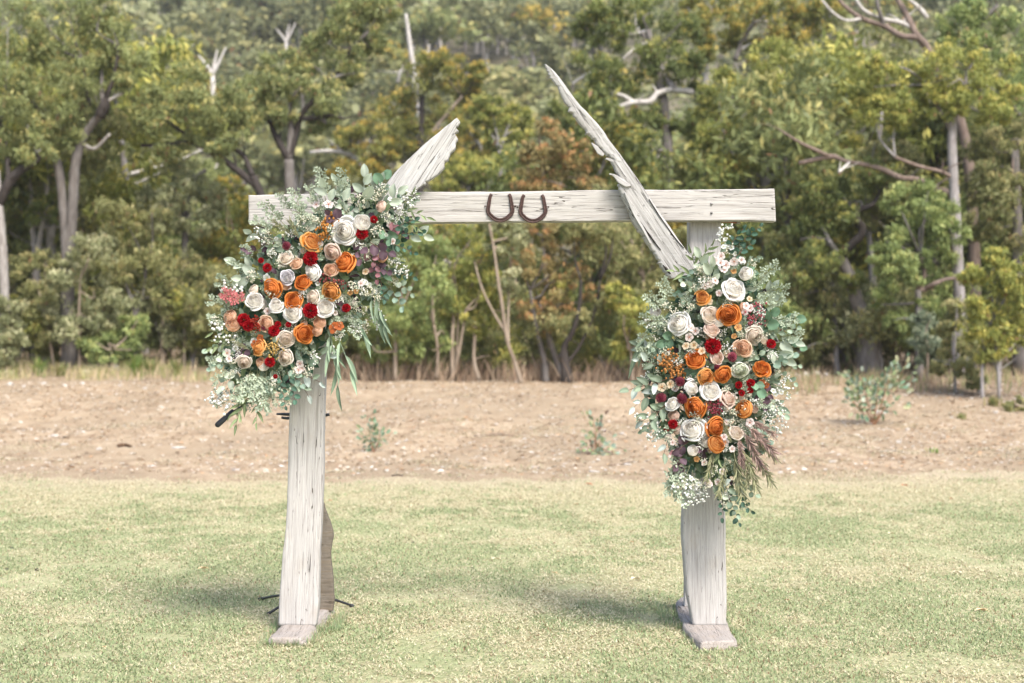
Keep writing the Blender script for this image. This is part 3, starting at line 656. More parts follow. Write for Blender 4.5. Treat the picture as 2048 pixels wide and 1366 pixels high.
shrub('long pale pole saplings leaning across each other at the wood edge', 33.0, [(1000, 500, 28), (1015, 560, 26), (985, 445, 28), (1030, 470, 26)], 'grey',
      [[(1043, 757, 4.5), (1028, 720, 4), (1014, 680, 3.5), (1004, 610, 3.5), (996, 560, 3), (988, 500, 2.5), (975, 430, 2)], [(1020, 690, 3), (1018, 640, 2.5), (1020, 560, 2), (1022, 500, 2)], [(1010, 660, 3), (985, 620, 2.5), (962, 570, 2), (948, 520, 2)]], 'tan', dens=0.7)
shrub('rust and orange leaved shrub behind the gap under the horseshoes', 33.8, [(1050, 530, 32), (1080, 590, 34), (1105, 510, 34), (1150, 550, 36), (1085, 460, 30), (1165, 480, 32), (1120, 610, 30), (1060, 620, 26), (1190, 590, 26), (1095, 650, 22)], 'orange',
      [[(1092, 762, 6), (1088, 720, 6), (1072, 650, 4), (1060, 580, 3)], [(1128, 762, 7), (1112, 720, 6), (1094, 660, 5), (1078, 600, 3)]], 'gum', dens=0.62)
shrub('dark stemmed shrub with a kinked stem on a heap of dead sticks', 33.4, [(1200, 520, 34), (1165, 640, 24), (1215, 600, 32), (1230, 470, 34), (1190, 460, 30), (1150, 460, 26)], 'olive',
      [[(1135, 760, 11), (1128, 700, 7), (1142, 670, 6), (1154, 640, 5), (1160, 600, 4), (1162, 560, 3)], [(1130, 730, 4), (1160, 690, 3), (1190, 620, 3), (1200, 560, 2)]], 'dark', dens=0.8)
shrub('yellow green shrub tucked beside the standing bouquet', 33, [(1250, 650, 26), (1280, 690, 26), (1245, 700, 20), (1270, 620, 28), (1300, 640, 30), (1240, 590, 28)], 'yellow', [[(1265, 762, 3), (1262, 700, 2)]])
shrub('tangled olive shrub under the long broken timber', 35, [(1230, 420, 38), (1280, 460, 40), (1250, 520, 40), (1310, 520, 40), (1300, 580, 38), (1200, 400, 30), (1340, 600, 34), (1370, 480, 40)], 'olive', [[(1290, 755, 4), (1288, 560, 3)]])
shrub('shady shrub behind the standing bouquet', 35.5, [(1400, 460, 44), (1450, 500, 44), (1500, 470, 44), (1540, 520, 44), (1480, 560, 44), (1420, 600, 44), (1520, 620, 44), (1380, 660, 40), (1550, 680, 36)], 'dark', [[(1460, 755, 4), (1460, 600, 3)]])
shrub('dark olive thicket between beam end and leaning trunk', 34.6, [(1580, 480, 38), (1600, 560, 42), (1640, 620, 42), (1590, 640, 40), (1650, 560, 34), (1570, 590, 32), (1620, 690, 28), (1660, 680, 24), (1580, 700, 26)], 'olive', [[(1674, 735, 5), (1670, 640, 4), (1664, 560, 3)]], 'grey')
shrub('small blue green shrub beside the crooked rusty limb', 31.6, [(1852, 640, 22), (1845, 680, 24), (1862, 720, 22), (1840, 655, 16), (1875, 690, 18)], 'blue', [[(1855, 765, 3), (1855, 700, 2)]])
shrub('bright yellow green shrub with drooping leaves at the right picture edge', 28.5, [(1985, 545, 34), (2025, 590, 36), (1965, 600, 34), (2005, 640, 38), (1960, 660, 34), (2040, 540, 28), (2035, 680, 36), (1985, 700, 32), (1945, 560, 24), (2045, 630, 34), (1990, 510, 20)], 'yellow',
      [[(1965, 800, 3), (1964, 740, 3), (1968, 690, 2)], [(1998, 800, 3), (1996, 740, 3), (1990, 680, 2)], [(2022, 802, 3), (2012, 750, 3), (2000, 700, 2)]], 'grey', leaf=12)
shrub('olive shrub low under the yellow shrub', 30, [(1905, 700, 28), (1925, 740, 24), (1900, 660, 26), (1885, 735, 18), (1940, 700, 26), (1915, 620, 26), (1950, 760, 20)], 'olive', [[(1958, 800, 3), (1950, 730, 3)], [(1912, 790, 3), (1908, 720, 2)]], 'grey')
shrub('short upright weed in the dark litter at the lower right wood edge', 27.2, [(2020, 815, 12), (2035, 800, 12), (2040, 820, 10)], 'olive', [[(2028, 836, 1.5), (2030, 805, 1)]], leaf=10, sub=7, dens=0.8)

# the wood behind the front row: trees nothing tells apart
protos, praw = [], []
for k, pal in enumerate(['gum', 'olive', 'yellow', 'gum', 'bright', 'gold', 'dark']):
    nb = 13; cen, rad = [], []
    for j in range(nb):
        h = 2.2 + 6.0 * (j / nb) ** 0.8; w = 1.9 - 0.9 * abs(j / nb - 0.55) * 2
        c = np.array([RNG.normal() * w * 0.8, RNG.normal() * w * 0.8, h + RNG.normal() * 0.3]); m = 12
        u = RNG.normal(size=(m, 3)); u /= np.linalg.norm(u, axis=1)[:, None]
        cen.append(c + u * 0.95 * RNG.random((m, 1)) ** 0.5); rad.append(0.30 + 0.28 * RNG.random(m))
    v, f, c = leaf_cloud(np.vstack(cen), np.concatenate(rad), 46, 0.26, pal)
    V0, c0_ = v, c; cm = mesh_np('wood_crown', v, f, [LEAF], c)
    a = Acc(); top = 7.5
    tube(a, [(0, 0, -0.4), (0.1 * RNG.normal(), 0.1, 2.5), (0.3 * RNG.normal(), 0, 5), (0.4 * RNG.normal(), 0, top)], [0.15, 0.12, 0.09, 0.03], 7, BARKC[['gum', 'pale', 'grey'][k % 3]], 5, 0.15)
    for j in range(6):
        h = 2.0 + 4.5 * RNG.random(); az = RNG.random() * 6.28; ln = 1.2 + 1.3 * RNG.random()
        e = np.array([math.cos(az) * ln, math.sin(az) * ln, h + 1.2]); tube(a, [(0.05, 0.05, h), e * 0.5 + np.array([0, 0, h * 0.5 - 0.1]), e], [0.07, 0.045, 0.01], 5, BARKC[['gum', 'pale', 'dead'][k % 3]], 4, 0.1)
    v = np.concatenate(a.v); tm = mesh_np('wood_trunk', v, [np.concatenate(a.q), np.concatenate(a.t)], [BARK], np.concatenate(a.c), True)
    protos.append((cm, tm)); praw.append((V0, c0_))
def plain_tree(cm, tm, x, y, s, rz, label, group, name='gum_tree'):
    r = put(name, None, None, Matrix.Translation((x, y, float(height(x, y)))) @ Matrix.Rotation(rz, 4, 'Z') @ Matrix.Diagonal((*s, 1)))
    tag(r, label, GT, group)
    put('trunk', tm, r); put('crown', cm, r)
    return r
rr = random.Random(11)
WOODL = ['dull green gum tree with a brown trunk', 'olive gum tree with a pale trunk', 'yellow green gum tree with a grey trunk', 'leafy green gum tree with a dark stem', 'fresh green gum tree with a whitish stem', 'gold tipped gum tree', 'dark green gum tree']
for row, (z, step) in enumerate([(39.5, 2.4), (45, 3.0), (52, 3.8), (61, 4.6), (72, 5.2)]):
    W = z * 0.40
    x = -W
    while x < W:
        kk = rr.randrange(7); cm, tm = protos[kk]
        px = 1024 + x / z * FPX
        # lower in the middle, where the hill shows, taller at both sides
        top = 110 if px < 270 else (385 if px < 560 else (440 if px < 1150 else (240 if px < 1500 else 130)))
        hh = (706 - top - rr.random() * 90) * z / FPX + 0.7
        if row > 2: hh = min(hh, 8.5 if 560 < px < 1120 else 11)
        s = hh / 8.3
        plain_tree(cm, tm, x + rr.uniform(-.8, .8), z + rr.uniform(-1.5, 1.5), (min(1.3, s * 1.2), min(1.3, s * 1.2), s), rr.random() * 6.28, WOODL[kk] + (' just behind the front row', ' in the second row of the wood', ' in the thick of the wood', ' near the back of the wood', ' at the foot of the hill')[row], 'gum trees deeper in the wood')
        x += step * rr.uniform(0.75, 1.2)

# the same wood going on beyond both sides of the view, one mass
V, C_ = [], []
for sd_ in (-1, 1):
    for z, st in ((33.5, 2.6), (38, 3.0), (44, 3.4), (52, 4.5), (62, 5.5)):
        x = z * 0.40 + 1.5
        while x < z * 0.80:
            v, c = praw[rr.randrange(7)]; nq = len(v) // 4; k = RNG.choice(nq, nq // 2, False); s = rr.uniform(.8, 1.3); a = rr.random() * 6.28; ca, sa = math.cos(a), math.sin(a)
            v4 = (v.reshape(-1, 4, 3)[k] * 1.0).reshape(-1, 3); X = sd_ * (x + rr.uniform(-.5, .5)); Y = z + rr.uniform(-1, 1)
            V.append(np.stack([v4[:, 0] * ca - v4[:, 1] * sa, v4[:, 0] * sa + v4[:, 1] * ca, v4[:, 2] * 1.05 - 1.4], 1) * s + np.array([X, Y, float(height(X, Y))])); C_.append(c.reshape(-1, 4, 3)[k].reshape(-1, 3)); x += st
V = np.concatenate(V)
tag(put('woodland', mesh_np('woodland', V, np.arange(len(V)).reshape(-1, 4), [LEAF], np.concatenate(C_))), 'green gum wood carrying on past the edges of the view', 'wood', kind='stuff')

# undergrowth shrubs filling the gaps between the trunks
us = []
for k, pal in enumerate(['olive', 'grey', 'yellow', 'bright', 'olive', 'gum']):
    cen, rad = [], []
    for j in range(9):
        c = np.array([RNG.normal() * 0.55, RNG.normal() * 0.5, 0.75 + 1.5 * j / 9 + RNG.normal() * 0.15]); m = 9
        u = RNG.normal(size=(m, 3)); u /= np.linalg.norm(u, axis=1)[:, None]
        cen.append(c + u * 0.42 * RNG.random((m, 1)) ** 0.5); rad.append(0.14 + 0.16 * RNG.random(m))
    v, f, c = leaf_cloud(np.vstack(cen), np.concatenate(rad), 60, 0.135, pal)
    cm = mesh_np('shrub_crown', v, f, [LEAF], c); a = Acc()
    for j in range(4):
        e = np.array([RNG.normal() * .5, RNG.normal() * .4, 1.7]); tube(a, [(RNG.normal() * .08, 0, -.1), e * np.array([.4, .4, .5]) + RNG.normal(size=3) * .06, e], [0.028, 0.022, 0.008], 5, BARKC[['tan', 'gum', 'grey'][k % 3]], 4)
    us.append((cm, mesh_np('shrub_stems', np.concatenate(a.v), [np.concatenate(a.q), np.concatenate(a.t)], [BARK], np.concatenate(a.c), True)))
SHL = ['olive leaved shrub', 'grey green shrub', 'yellow green shrub', 'bright green shrub', 'brownish olive shrub', 'dull green shrub']
for z, st in ((34.6, 92), (36.6, 74), (38.6, 80)):
    px = -60
    while px < 2110:
        if z < 36 and px < 560: px += 90; continue
        x = (px - 1024) / FPX * z; s = rr.uniform(0.6, 1.1) * (0.85 if px < 640 else 1) * (0.8 if 640 < px < 1340 and z < 35 else 1) * (0.5 if 1570 < px < 1700 and z < 35 else 1)
        kk = rr.randrange(6) if px < 640 or px > 1340 else rr.choice([0, 2, 3, 4, 5]); cm, sm = us[kk]; zz = z + rr.uniform(-.5, .5)
        r_ = put('shrub', None, None, Matrix.Translation((x, zz, float(height(x, zz)) - .02)) @ Matrix.Rotation(rr.random() * 6.28, 4, 'Z') @ Matrix.Diagonal((s * 1.1, s * 1.1, s, 1)))
        tag(r_, SHL[kk] + (' right behind the dry stalks' if z < 36 else ' in the second line of undergrowth' if z < 38 else ' in the shade at the back of the undergrowth'), SH, 'undergrowth shrubs between the trunks')
        tag(put('stems', sm, r_), kind='stuff'); put('crown', cm, r_)
        px += st * rr.uniform(0.75, 1.25)

# the hill: single trees on the slope, the nearest and largest as things, the rest as one far-off wood
hp = []
for k in range(8):
    cen, rad = [], []
    nb = 5 + k % 3
    for j in range(nb):
        c = np.array([RNG.normal() * 1.7, RNG.normal() * 1.7, 5.2 + RNG.normal() * 0.8]); m = 9
        u = RNG.normal(size=(m, 3)); u /= np.linalg.norm(u, axis=1)[:, None]; u[:, 2] = np.abs(u[:, 2]) * 0.9 - 0.15
        cen.append(c + u * np.array([1.7, 1.7, 1.3])); rad.append(0.55 + 0.4 * RNG.random(m))
    v, f, c = leaf_cloud(np.vstack(cen), np.concatenate(rad), 15, 0.72, ['hill', 'hill', 'gum', 'olive', 'hill', 'grey', 'gold', 'hill'][k], droop=0.2, wid=0.6)
    cm = mesh_np('hill_crown', v, f, [LEAF], c)
    a = Acc(); bc = BARKC[['grey', 'pale', 'gum', 'dead'][k % 4]]
    tube(a, [(0, 0, -1), (0.2, 0, 2.5), (0.3 * RNG.normal(), 0, 5.2)], [0.2, 0.16, 0.07], 6, bc, 4)
    for j in range(3):
        az = RNG.random() * 6.28; e = (math.cos(az) * 1.8, math.sin(az) * 1.8, 5.0); tube(a, [(0.1, 0, 2.4), (e[0] * .5, e[1] * .5, 3.4), e], [0.11, 0.08, 0.03], 5, bc, 3)
    tm = mesh_np('hill_trunk', np.concatenate(a.v), [np.concatenate(a.q), np.concatenate(a.t)], [BARK], np.concatenate(a.c), True)
    hp.append((cm, tm, (v, f, c)))
spots = []
z = 84.0
while z < 400:
    W = z * 0.42 + (40 if z < 230 else 0); x = -W
    while x < W:
        xx, zz = x + rr.uniform(-2.4, 2.4), z + rr.uniform(-3, 3); px = 1024 + xx / zz * FPX
        spots.append((xx, zz, px)); x += rr.uniform(4.6, 7.2) + z * 0.004
    z += 6.5 + z * 0.012
def seen(px, x, z):
    py = 706 - (float(height(x, z)) + 6 - CAM_H) * FPX / z
    return -40 < px < 2088 and ((250 < px < 1210 and -30 < py < 330) or (px > 1600 and py < 60))
vis = [s for s in spots if seen(s[2], s[0], s[1])]; rest = [s for s in spots if not seen(s[2], s[0], s[1])]
vis.sort(key=lambda s: s[1]); rest += vis[215:]; vis = vis[:215]
HILLL = ['small greyish gum tree', 'small pale stemmed gum tree', 'greener gum tree', 'olive gum tree with white stems', 'rounded dull gum tree', 'silvery green gum tree', 'golden tipped gum tree', 'broad olive gum tree']
for x, z, px in vis:
    kk = rr.randrange(8); cm, tm, _ = hp[kk]; s = rr.uniform(0.75, 1.25)
    plain_tree(cm, tm, x, z, (s, s, s * rr.uniform(0.85, 1.2)), rr.random() * 6.28, HILLL[kk] + (' low on the hazy hillside' if z < 120 else ' halfway up the hazy hillside' if z < 175 else ' high on the hazy hillside'), 'gum trees on the far hillside')
V, F, C_, n0 = [], [], [], 0
for x, z, px in rest:
    v, f, c = hp[rr.randrange(8)][2]; s = rr.uniform(0.8, 1.25); a = rr.random() * 6.28
    nq = len(f); k = np.sort(RNG.choice(nq, int(nq * ((0.9 if z < 200 else 0.5) if seen(px, x, z) else 0.3)), False))
    v4 = v.reshape(-1, 4, 3)[k].reshape(-1, 3); c4 = c.reshape(-1, 4, 3)[k].reshape(-1, 3)
    ca, sa = math.cos(a), math.sin(a)
    w = np.stack([v4[:, 0] * ca - v4[:, 1] * sa, v4[:, 0] * sa + v4[:, 1] * ca, v4[:, 2]], 1) * s + np.array([x, z, float(height(x, z))])
    V.append(w); C_.append(c4); n0 += len(w)
V = np.concatenate(V)
tag(put('hillside_forest', mesh_np('hillside_forest', V, np.arange(len(V)).reshape(-1, 4), [LEAF], np.concatenate(C_))), 'far-off olive gum wood covering the rest of the hill', 'forest', kind='stuff')
print('hill trees', len(vis), len(rest))

# pale dead trunks standing out on the slope
for px, py, z, hpx, lab in [(1218 - 195, 100, 150, 40, 'thin pale dead tree with a forked top on the middle of the hill'), (572, 85, 140, 36, 'pale dead trunk on the slope above the dark limbed gum'), (1180, 95, 150, 26, 'bleached fallen-looking dead tree high on the slope beside the dark crown'), (425, 150, 95, 50, 'pale grey bare branched tree among olive crowns on the lower slope')]:
    p = P(px, py, z); gh = float(height(p.x, p.y)); r = empty('dead_tree', (p.x, p.y, gh), lab, 'dead tree')
    a = Acc(); top = p.z + S(hpx, z)
    tube(a, [(p.x, p.y, gh - .3), (p.x + .2, p.y, (gh + p.z) / 2), (p.x, p.y, p.z)], [0.22, 0.2, 0.16], 6, BARKC['dead'], 4); a.build('trunk', BARK, r)
    for dx in (-0.6, 0.5, 0.15):
        a = Acc(); tube(a, [(p.x, p.y, p.z), (p.x + dx * S(hpx, z) * .4, p.y, p.z + S(hpx, z) * .4), (p.x + dx * S(hpx, z), p.y + .3, top + dx * .5)], [0.14, 0.11, 0.04], 5, BARKC['dead'], 4, 0.2); a.build('branch', BARK, r)

# dry grass and dead sticks at the foot of the wood: uncountable
def stalks(n, x0, x1, z0, z1, h, pal, lean=0.35, w=0.006):
    x = None
    px = x0 + (x1 - x0) * RNG.random(n); z = z0 + (z1 - z0) * RNG.random(n)
    x = (px - 1024) / FPX * z
    d = fbm(x * 1.3, z * 0.9, 2); k = d + 0.3 * RNG.random(n) > 0.62; x, z = x[k], z[k]; n = len(x)
    g = height(x, z) - 0.01
    L = h * (0.35 + 0.9 * RNG.random(n)); az = RNG.random(n) * 6.28; ln = lean * RNG.random(n)
    t = np.stack([np.cos(az) * ln, np.sin(az) * ln, np.ones(n)], 1) * L[:, None]
    b = np.stack([x, z, g], 1); s = np.stack([np.ones(n), 0.3 * RNG.normal(size=n), 0 * x], 1) * w
    v = np.stack([b - s, b + s, b + t * 0.6 + s * 0.8, b + t * 0.6 - s * 0.8, b + t * 1.0 + np.stack([np.cos(az), np.sin(az), -0.4 * np.ones(n)], 1) * 0.12 * L[:, None]], 1)
    i = np.arange(n)[:, None] * 5
    pal = np.array(pal); c = pal[RNG.integers(0, len(pal), n)] * (0.75 + 0.5 * RNG.random((n, 1)))
    return v.reshape(-1, 3), i + np.array([[0, 1, 2, 3]]), i + np.array([[3, 2, 4]]), np.repeat(c, 5, 0)
V = [stalks(7000, 640, 1340, 33.2, 38.5, 0.62, [(0.36, 0.26, 0.18), (0.26, 0.18, 0.12), (0.42, 0.32, 0.22), (0.18, 0.12, 0.08)], 0.8),
     stalks(5000, 1560, 2080, 30.0, 37.5, 0.35, [(0.36, 0.27, 0.18), (0.24, 0.17, 0.11), (0.16, 0.20, 0.07)]),
     stalks(7000, -60, 560, 33.0, 39.5, 0.30, [(0.42, 0.33, 0.20), (0.28, 0.25, 0.10), (0.50, 0.40, 0.26), (0.20, 0.24, 0.08)])]
n0 = 0; vv, qq, tt, cc = [], [], [], []
for v, q, t, c in V: vv.append(v); qq.append(q + n0); tt.append(t + n0); cc.append(c); n0 += len(v)
tag(put('dry_grass', mesh_np('dry_grass', np.vstack(vv), [np.vstack(qq), np.vstack(tt)], [LITTER], np.vstack(cc))), 'tan dry grass and dead stalks along the foot of the wood', 'dry grass', kind='stuff')

def tuft(px, py, hpx, label, pal, n=70, name='grass_tuft'):
    b = on_ground(px, py); z = b.y; L0 = S(hpx, z)
    az = RNG.random(n) * 6.28; ln = 0.15 + 0.75 * RNG.random(n); L = L0 * (0.6 + 0.5 * RNG.random(n))
    dirv = np.stack([np.cos(az) * ln, np.sin(az) * ln, np.ones(n)], 1); dirv /= np.linalg.norm(dirv, axis=1)[:, None]
    base = RNG.normal(size=(n, 3)) * 0.05; base[:, 2] = 0
    s = np.stack([-np.sin(az), np.cos(az), 0 * az], 1) * 0.010
    m = base + dirv * L[:, None] * 0.6; e = base + dirv * L[:, None] + np.stack([np.cos(az), np.sin(az), -0.8 * np.ones(n)], 1) * (0.22 * L * ln)[:, None]
    v = np.stack([base - s, base + s, m + s, m - s, e], 1).reshape(-1, 3); i = np.arange(n)[:, None] * 5
    c = np.repeat(np.array(pal)[RNG.integers(0, len(pal), n)] * (0.8 + 0.4 * RNG.random((n, 1))), 5, 0)
    o = put(name, mesh_np(name, v, [i + np.array([[0, 1, 2, 3]]), i + np.array([[3, 2, 4]])], [LEAF], c), None, Matrix.Translation(b))
    tag(o, label, 'grass tuft')
GG = [(0.15, 0.25, 0.05), (0.22, 0.33, 0.08), (0.34, 0.33, 0.12)]; GY = [(0.30, 0.30, 0.12), (0.45, 0.37, 0.18), (0.18, 0.24, 0.07)]
for a in [(77, 752, 50, 'spiky bright green tuft below the slim forked trunk', GG), (18, 752, 45, 'green grass tuft at the picture edge by the pale shrub', GG), (272, 752, 55, 'big arching green tuft before the thin brown gum', GG, 110),
          (300, 748, 42, 'yellowing tuft grown against the big arching green one', GY), (352, 752, 40, 'low pale tuft near the dangling bouquet tip', GY), (120, 752, 34, 'small straw coloured tuft in front of the twin trunks', GY),
          (1610, 735, 34, 'green tuft behind the rocks beside the standing bouquet', GG), (1690, 728, 34, 'green tuft at the foot of the leaning dark trunk', GG), (1655, 738, 26, 'low yellow green tuft between two greener ones', GY),
          (1988, 812, 26, 'yellowish tuft under the bright yellow green shrub', GY), (1868, 905, 12, 'tiny green tuft alone on the bare bank', GG, 16), (1925, 838, 18, 'dry straw tuft at the edge of the dark litter', GY, 30)]: tuft(*a)

# ------------------------------------------------------------------ the timber arch
YA = 8.35
WOOD_V = mat_wood('weathered_wood_upright', 2, (0.475, 0.45, 0.425), (0.325, 0.302, 0.28), (0.37, 0.32, 0.265), crack=0.42, seed=1.3)
WOOD_X = mat_wood('weathered_wood_beam', 0, (0.445, 0.42, 0.39), (0.28, 0.258, 0.232), (0.41, 0.385, 0.35), crack=0.8, seed=5.1)
WOOD_D = mat_wood('weathered_wood_splintered', 2, (0.42, 0.405, 0.385), (0.235, 0.222, 0.205), (0.33, 0.31, 0.285), crack=0.7, seed=8.7)
WOOD_L = mat_wood('weathered_wood_stub', 2, (0.485, 0.47, 0.45), (0.29, 0.275, 0.255), (0.38, 0.36, 0.33), crack=0.7, seed=3.2)
WOOD_B = mat_wood('sawn_brown_wood', 0, (0.19, 0.155, 0.115), (0.10, 0.082, 0.06), (0.13, 0.10, 0.07), crack=0.2, seed=2.2)
WOOD_F = mat_wood('weathered_wood_foot', 1, (0.36, 0.32, 0.285), (0.24, 0.205, 0.175), (0.32, 0.26, 0.20), crack=0.5, seed=6.4)

def timber(name, A, B, y, thick, mat, parent, n=150, m=9, rough=0.004, jagA=0.0, jagB=0.0, round_=0.014, groove=0.0025, seed=0, bow=0.0, tip=None, depth_fn=None):
    """a hewn timber: A and B are the two long edges as photograph positions at distance y (front face); thick is its depth.
    The length runs along local Z so that the grain follows it."""
    A = catmull(np.array([np.array(P(px, py, y)) for px, py in A]), 8); B = catmull(np.array([np.array(P(px, py, y)) for px, py in B]), 8)
    def resample(L):
        d = np.concatenate([[0], np.cumsum(np.linalg.norm(np.diff(L, axis=0), axis=1))]); t = np.linspace(0, d[-1], n)
        return np.stack([np.interp(t, d, L[:, k]) for k in range(3)], 1)
    if len(A) == len(B):   # matched pairs: keep them opposite each other
        mid = (A + B) / 2; d = np.concatenate([[0], np.cumsum(np.linalg.norm(np.diff(mid, axis=0), axis=1))]); tt = np.linspace(0, d[-1], n)
        A, B = [np.stack([np.interp(tt, d, L[:, k]) for k in range(3)], 1) for L in (A, B)]
    else: A, B = resample(A), resample(B)
    ax = (A[-1] + B[-1] - A[0] - B[0]); Lg = np.linalg.norm(ax) / 2; ax /= np.linalg.norm(ax)
    r = np.random.default_rng(100 + seed)
    t = np.linspace(0, 1, n)
    w = B - A
    def jag(a, k):
        x = t * Lg
        hs = np.random.default_rng(int(k * 10) + 5).random(400)
        w1 = x * 13 + 1.6 * vnoise(x * 5, x * 0 + k, 2); c1 = np.floor(w1).astype(int) % 400; w2 = x * 37 + 1.5 * vnoise(x * 13, x * 0 + k, 1); c2 = np.floor(w2).astype(int) % 400
        return (fbm(x * 7, x * 0 + k, 1) - 0.5) * 2.4 * rough + (vnoise(x * 90, x * 0 + k, 0) - 0.5) * rough * 0.5 + a * (0.55 * hs[c1] * (1 - 0.8 * (w1 % 1)) + 0.28 * hs[(c2 + 99) % 400] * (w2 % 1) + 0.4 * (vnoise(x * 8 + 5, x * 0 + k, 0) - 0.5) - 0.2)
    wn = w / (np.linalg.norm(w, axis=1)[:, None] + 1e-9)
    A = A + wn * jag(jagA, 1.5 + seed)[:, None]; B = B - wn * jag(jagB, 4.5 + seed)[:, None]
    W = np.linalg.norm(B - A, axis=1)
    th = np.full(n, thick) if depth_fn is None else thick * depth_fn(t)
    th = th * (1 + (fbm(t * Lg * 5, t * 0 + 8 + seed, 0) - 0.5) * 0.12)
    rd = np.minimum(round_, np.minimum(W, th) * 0.45)
    # section: front face m points, right side, back face, left side, with rounded corners
    sec = []
    def corner(cx, cz, a0, a1): return [('c', cx, cz, a) for a in np.linspace(a0, a1, 4)]
    us = np.linspace(0.0, 1.0, m)
    rows = []
    for i in range(n):
        pts = []
        Wi, ti, ri = W[i], th[i], rd[i]
        for u in us[1:-1]: pts.append((ri + (Wi - 2 * ri) * u, 0))
        for a in (0, 30, 60, 90): a_ = R(a); pts.append((Wi - ri + ri * math.sin(a_), ri - ri * math.cos(a_)))
        for u in (0.33, 0.66): pts.append((Wi, ri + (ti - 2 * ri) * u))
        for a in (0, 30, 60, 90): a_ = R(a); pts.append((Wi - ri + ri * math.cos(a_), ti - ri + ri * math.sin(a_)))
        for u in (0.75, 0.5, 0.25): pts.append((ri + (Wi - 2 * ri) * u, ti))
        for a in (0, 30, 60, 90): a_ = R(a); pts.append((ri - ri * math.sin(a_), ti - ri + ri * math.cos(a_)))
        for u in (0.66, 0.33): pts.append((0, ri + (ti - 2 * ri) * u))
        for a in (0, 30, 60, 90): a_ = R(a); pts.append((ri - ri * math.cos(a_), ri - ri * math.sin(a_)))
        rows.append(pts)
    rows = np.array(rows); k = rows.shape[1]
    g = (vnoise(rows[..., 0] * 60 + seed * 5 + 50, (t * Lg * 2.2)[:, None] + 0 * rows[..., 0] + seed, 3) - 0.5) * 2 * groove + (vnoise(rows[..., 0] * 14 + 9, (t * Lg * 4)[:, None] + seed, 1) - 0.5) * 0.006
    dep = rows[..., 1] + np.where(rows[..., 1] < th[:, None] * 0.4, g, -g) + bow * np.sin(t * math.pi)[:, None]
    V_ = A[:, None, :] + wn[:, None, :] * rows[..., :1] + np.array([0, 1.0, 0]) * dep[..., None]
    V_ = V_.reshape(-1, 3)
    i_ = np.arange(n - 1)[:, None] * k; j = np.arange(k)[None, :]; q = np.stack([i_ + j, i_ + (j + 1) % k, i_ + k + (j + 1) % k, i_ + k + j], -1).reshape(-1, 4)
    c0 = V_[:k].mean(0); c1 = V_[-k:].mean(0); mm = len(V_); V_ = np.vstack([V_, c0, c1])
    tri = [[mm, (a + 1) % k, a] for a in range(k)] + [[mm + 1, (n - 1) * k + a, (n - 1) * k + (a + 1) % k] for a in range(k)]
    if mat is WOOD_X: M = Matrix.Translation(Vector(A[0]))
    else:
        z = Vector(ax); x = Vector((0, 1, 0)).cross(z).normalized(); yy = z.cross(x)
        M = Matrix.Translation(Vector(A[0])) @ Matrix((x, yy, z)).transposed().to_4x4()
    a_ = Acc(); a_.add(V_, q, np.array(tri)); return a_.build(name, mat, parent, True, M)

arch = empty('timber_arch', (P(1024, 1250, YA).x, YA + 0.1, 0.0), 'weathered grey timber arch on two feet, decorated with flowers, standing on the lawn', 'wedding arch')
# long edges are listed from the bottom up (uprights) or from left to right (beam)
timber('post', [(556, 1252), (558, 1200), (561, 1160), (565, 1110), (571, 1050), (574, 990), (575, 935), (577, 850), (580, 770), (584, 640), (588, 450), (590, 402)],
       [(632, 1252), (637, 1215), (638, 1180), (640, 1100), (643, 1030), (646, 960), (647, 870), (650, 770), (651, 690), (652, 560), (655, 450), (656, 402)], YA, 0.085, WOOD_V, arch, seed=1, rough=0.0028)
timber('post', [(1386, 1252), (1380, 1218), (1373, 1180), (1369, 1130), (1366, 1080), (1367, 1020), (1368, 975), (1372, 800), (1376, 600), (1378, 500), (1379, 402)],
       [(1454, 1252), (1454, 1200), (1452, 1120), (1452, 1060), (1451, 1000), (1449, 800), (1444, 600), (1443, 500), (1443, 402)], YA, 0.12, WOOD_V, arch, seed=4, rough=0.003)
timber('beam', [(497.5, 449), (560, 452), (700, 448), (900, 445), (1100, 443), (1300, 442), (1440, 441), (1500, 441), (1552, 443)],
       [(497, 390), (600, 388), (800, 384), (1000, 383), (1200, 380), (1400, 379), (1549, 377)], YA - 0.105, 0.10, WOOD_X, arch, n=260, rough=0.0022, seed=7, round_=0.006)
# the two broken slanting timbers
def pairs(L): return [p[:2] for p in L], [p[2:] for p in L]
A_, B_ = pairs([(700, 520, 760, 560), (728, 455, 775, 490), (752, 400, 803, 432), (785, 350, 829, 384), (812, 322, 856, 364), (835, 300, 880, 344), (846, 289, 889, 334), (855, 282, 892, 325), (858, 279, 898, 320), (868, 271, 901, 306), (873, 267, 910, 298), (884, 258, 911, 285), (890, 253, 916, 278), (894, 250, 911, 268), (901, 245, 918, 263), (904, 242, 911, 257), (909, 238, 920, 249), (913, 235, 921, 244)])
timber('slanted_timber', A_, B_, YA - 0.165, 0.055, WOOD_L, arch, seed=9, jagB=0.020, round_=0.010, rough=0.003, n=320)
A_, B_ = pairs([(1336, 557, 1404, 552), (1312, 516, 1390, 524), (1295, 487, 1371, 497), (1273, 454, 1338, 449), (1249, 404, 1312, 412), (1238, 376, 1291, 380), (1236, 352, 1273, 352), (1223, 324, 1254, 325), (1209, 306, 1237, 302), (1194, 289, 1219, 279), (1184, 279, 1212, 268), (1177, 270, 1206, 259), (1171, 268, 1201, 253),
    (1165, 257, 1196, 246), (1150, 235, 1182, 232), (1146, 226, 1175, 224), (1138, 223, 1169, 218), (1136, 210, 1161, 210), (1130, 206, 1156, 204), (1121, 187, 1143, 187), (1111, 169, 1133, 172), (1100, 154, 1121, 156), (1092, 138, 1105, 138), (1088, 128, 1092, 128)])
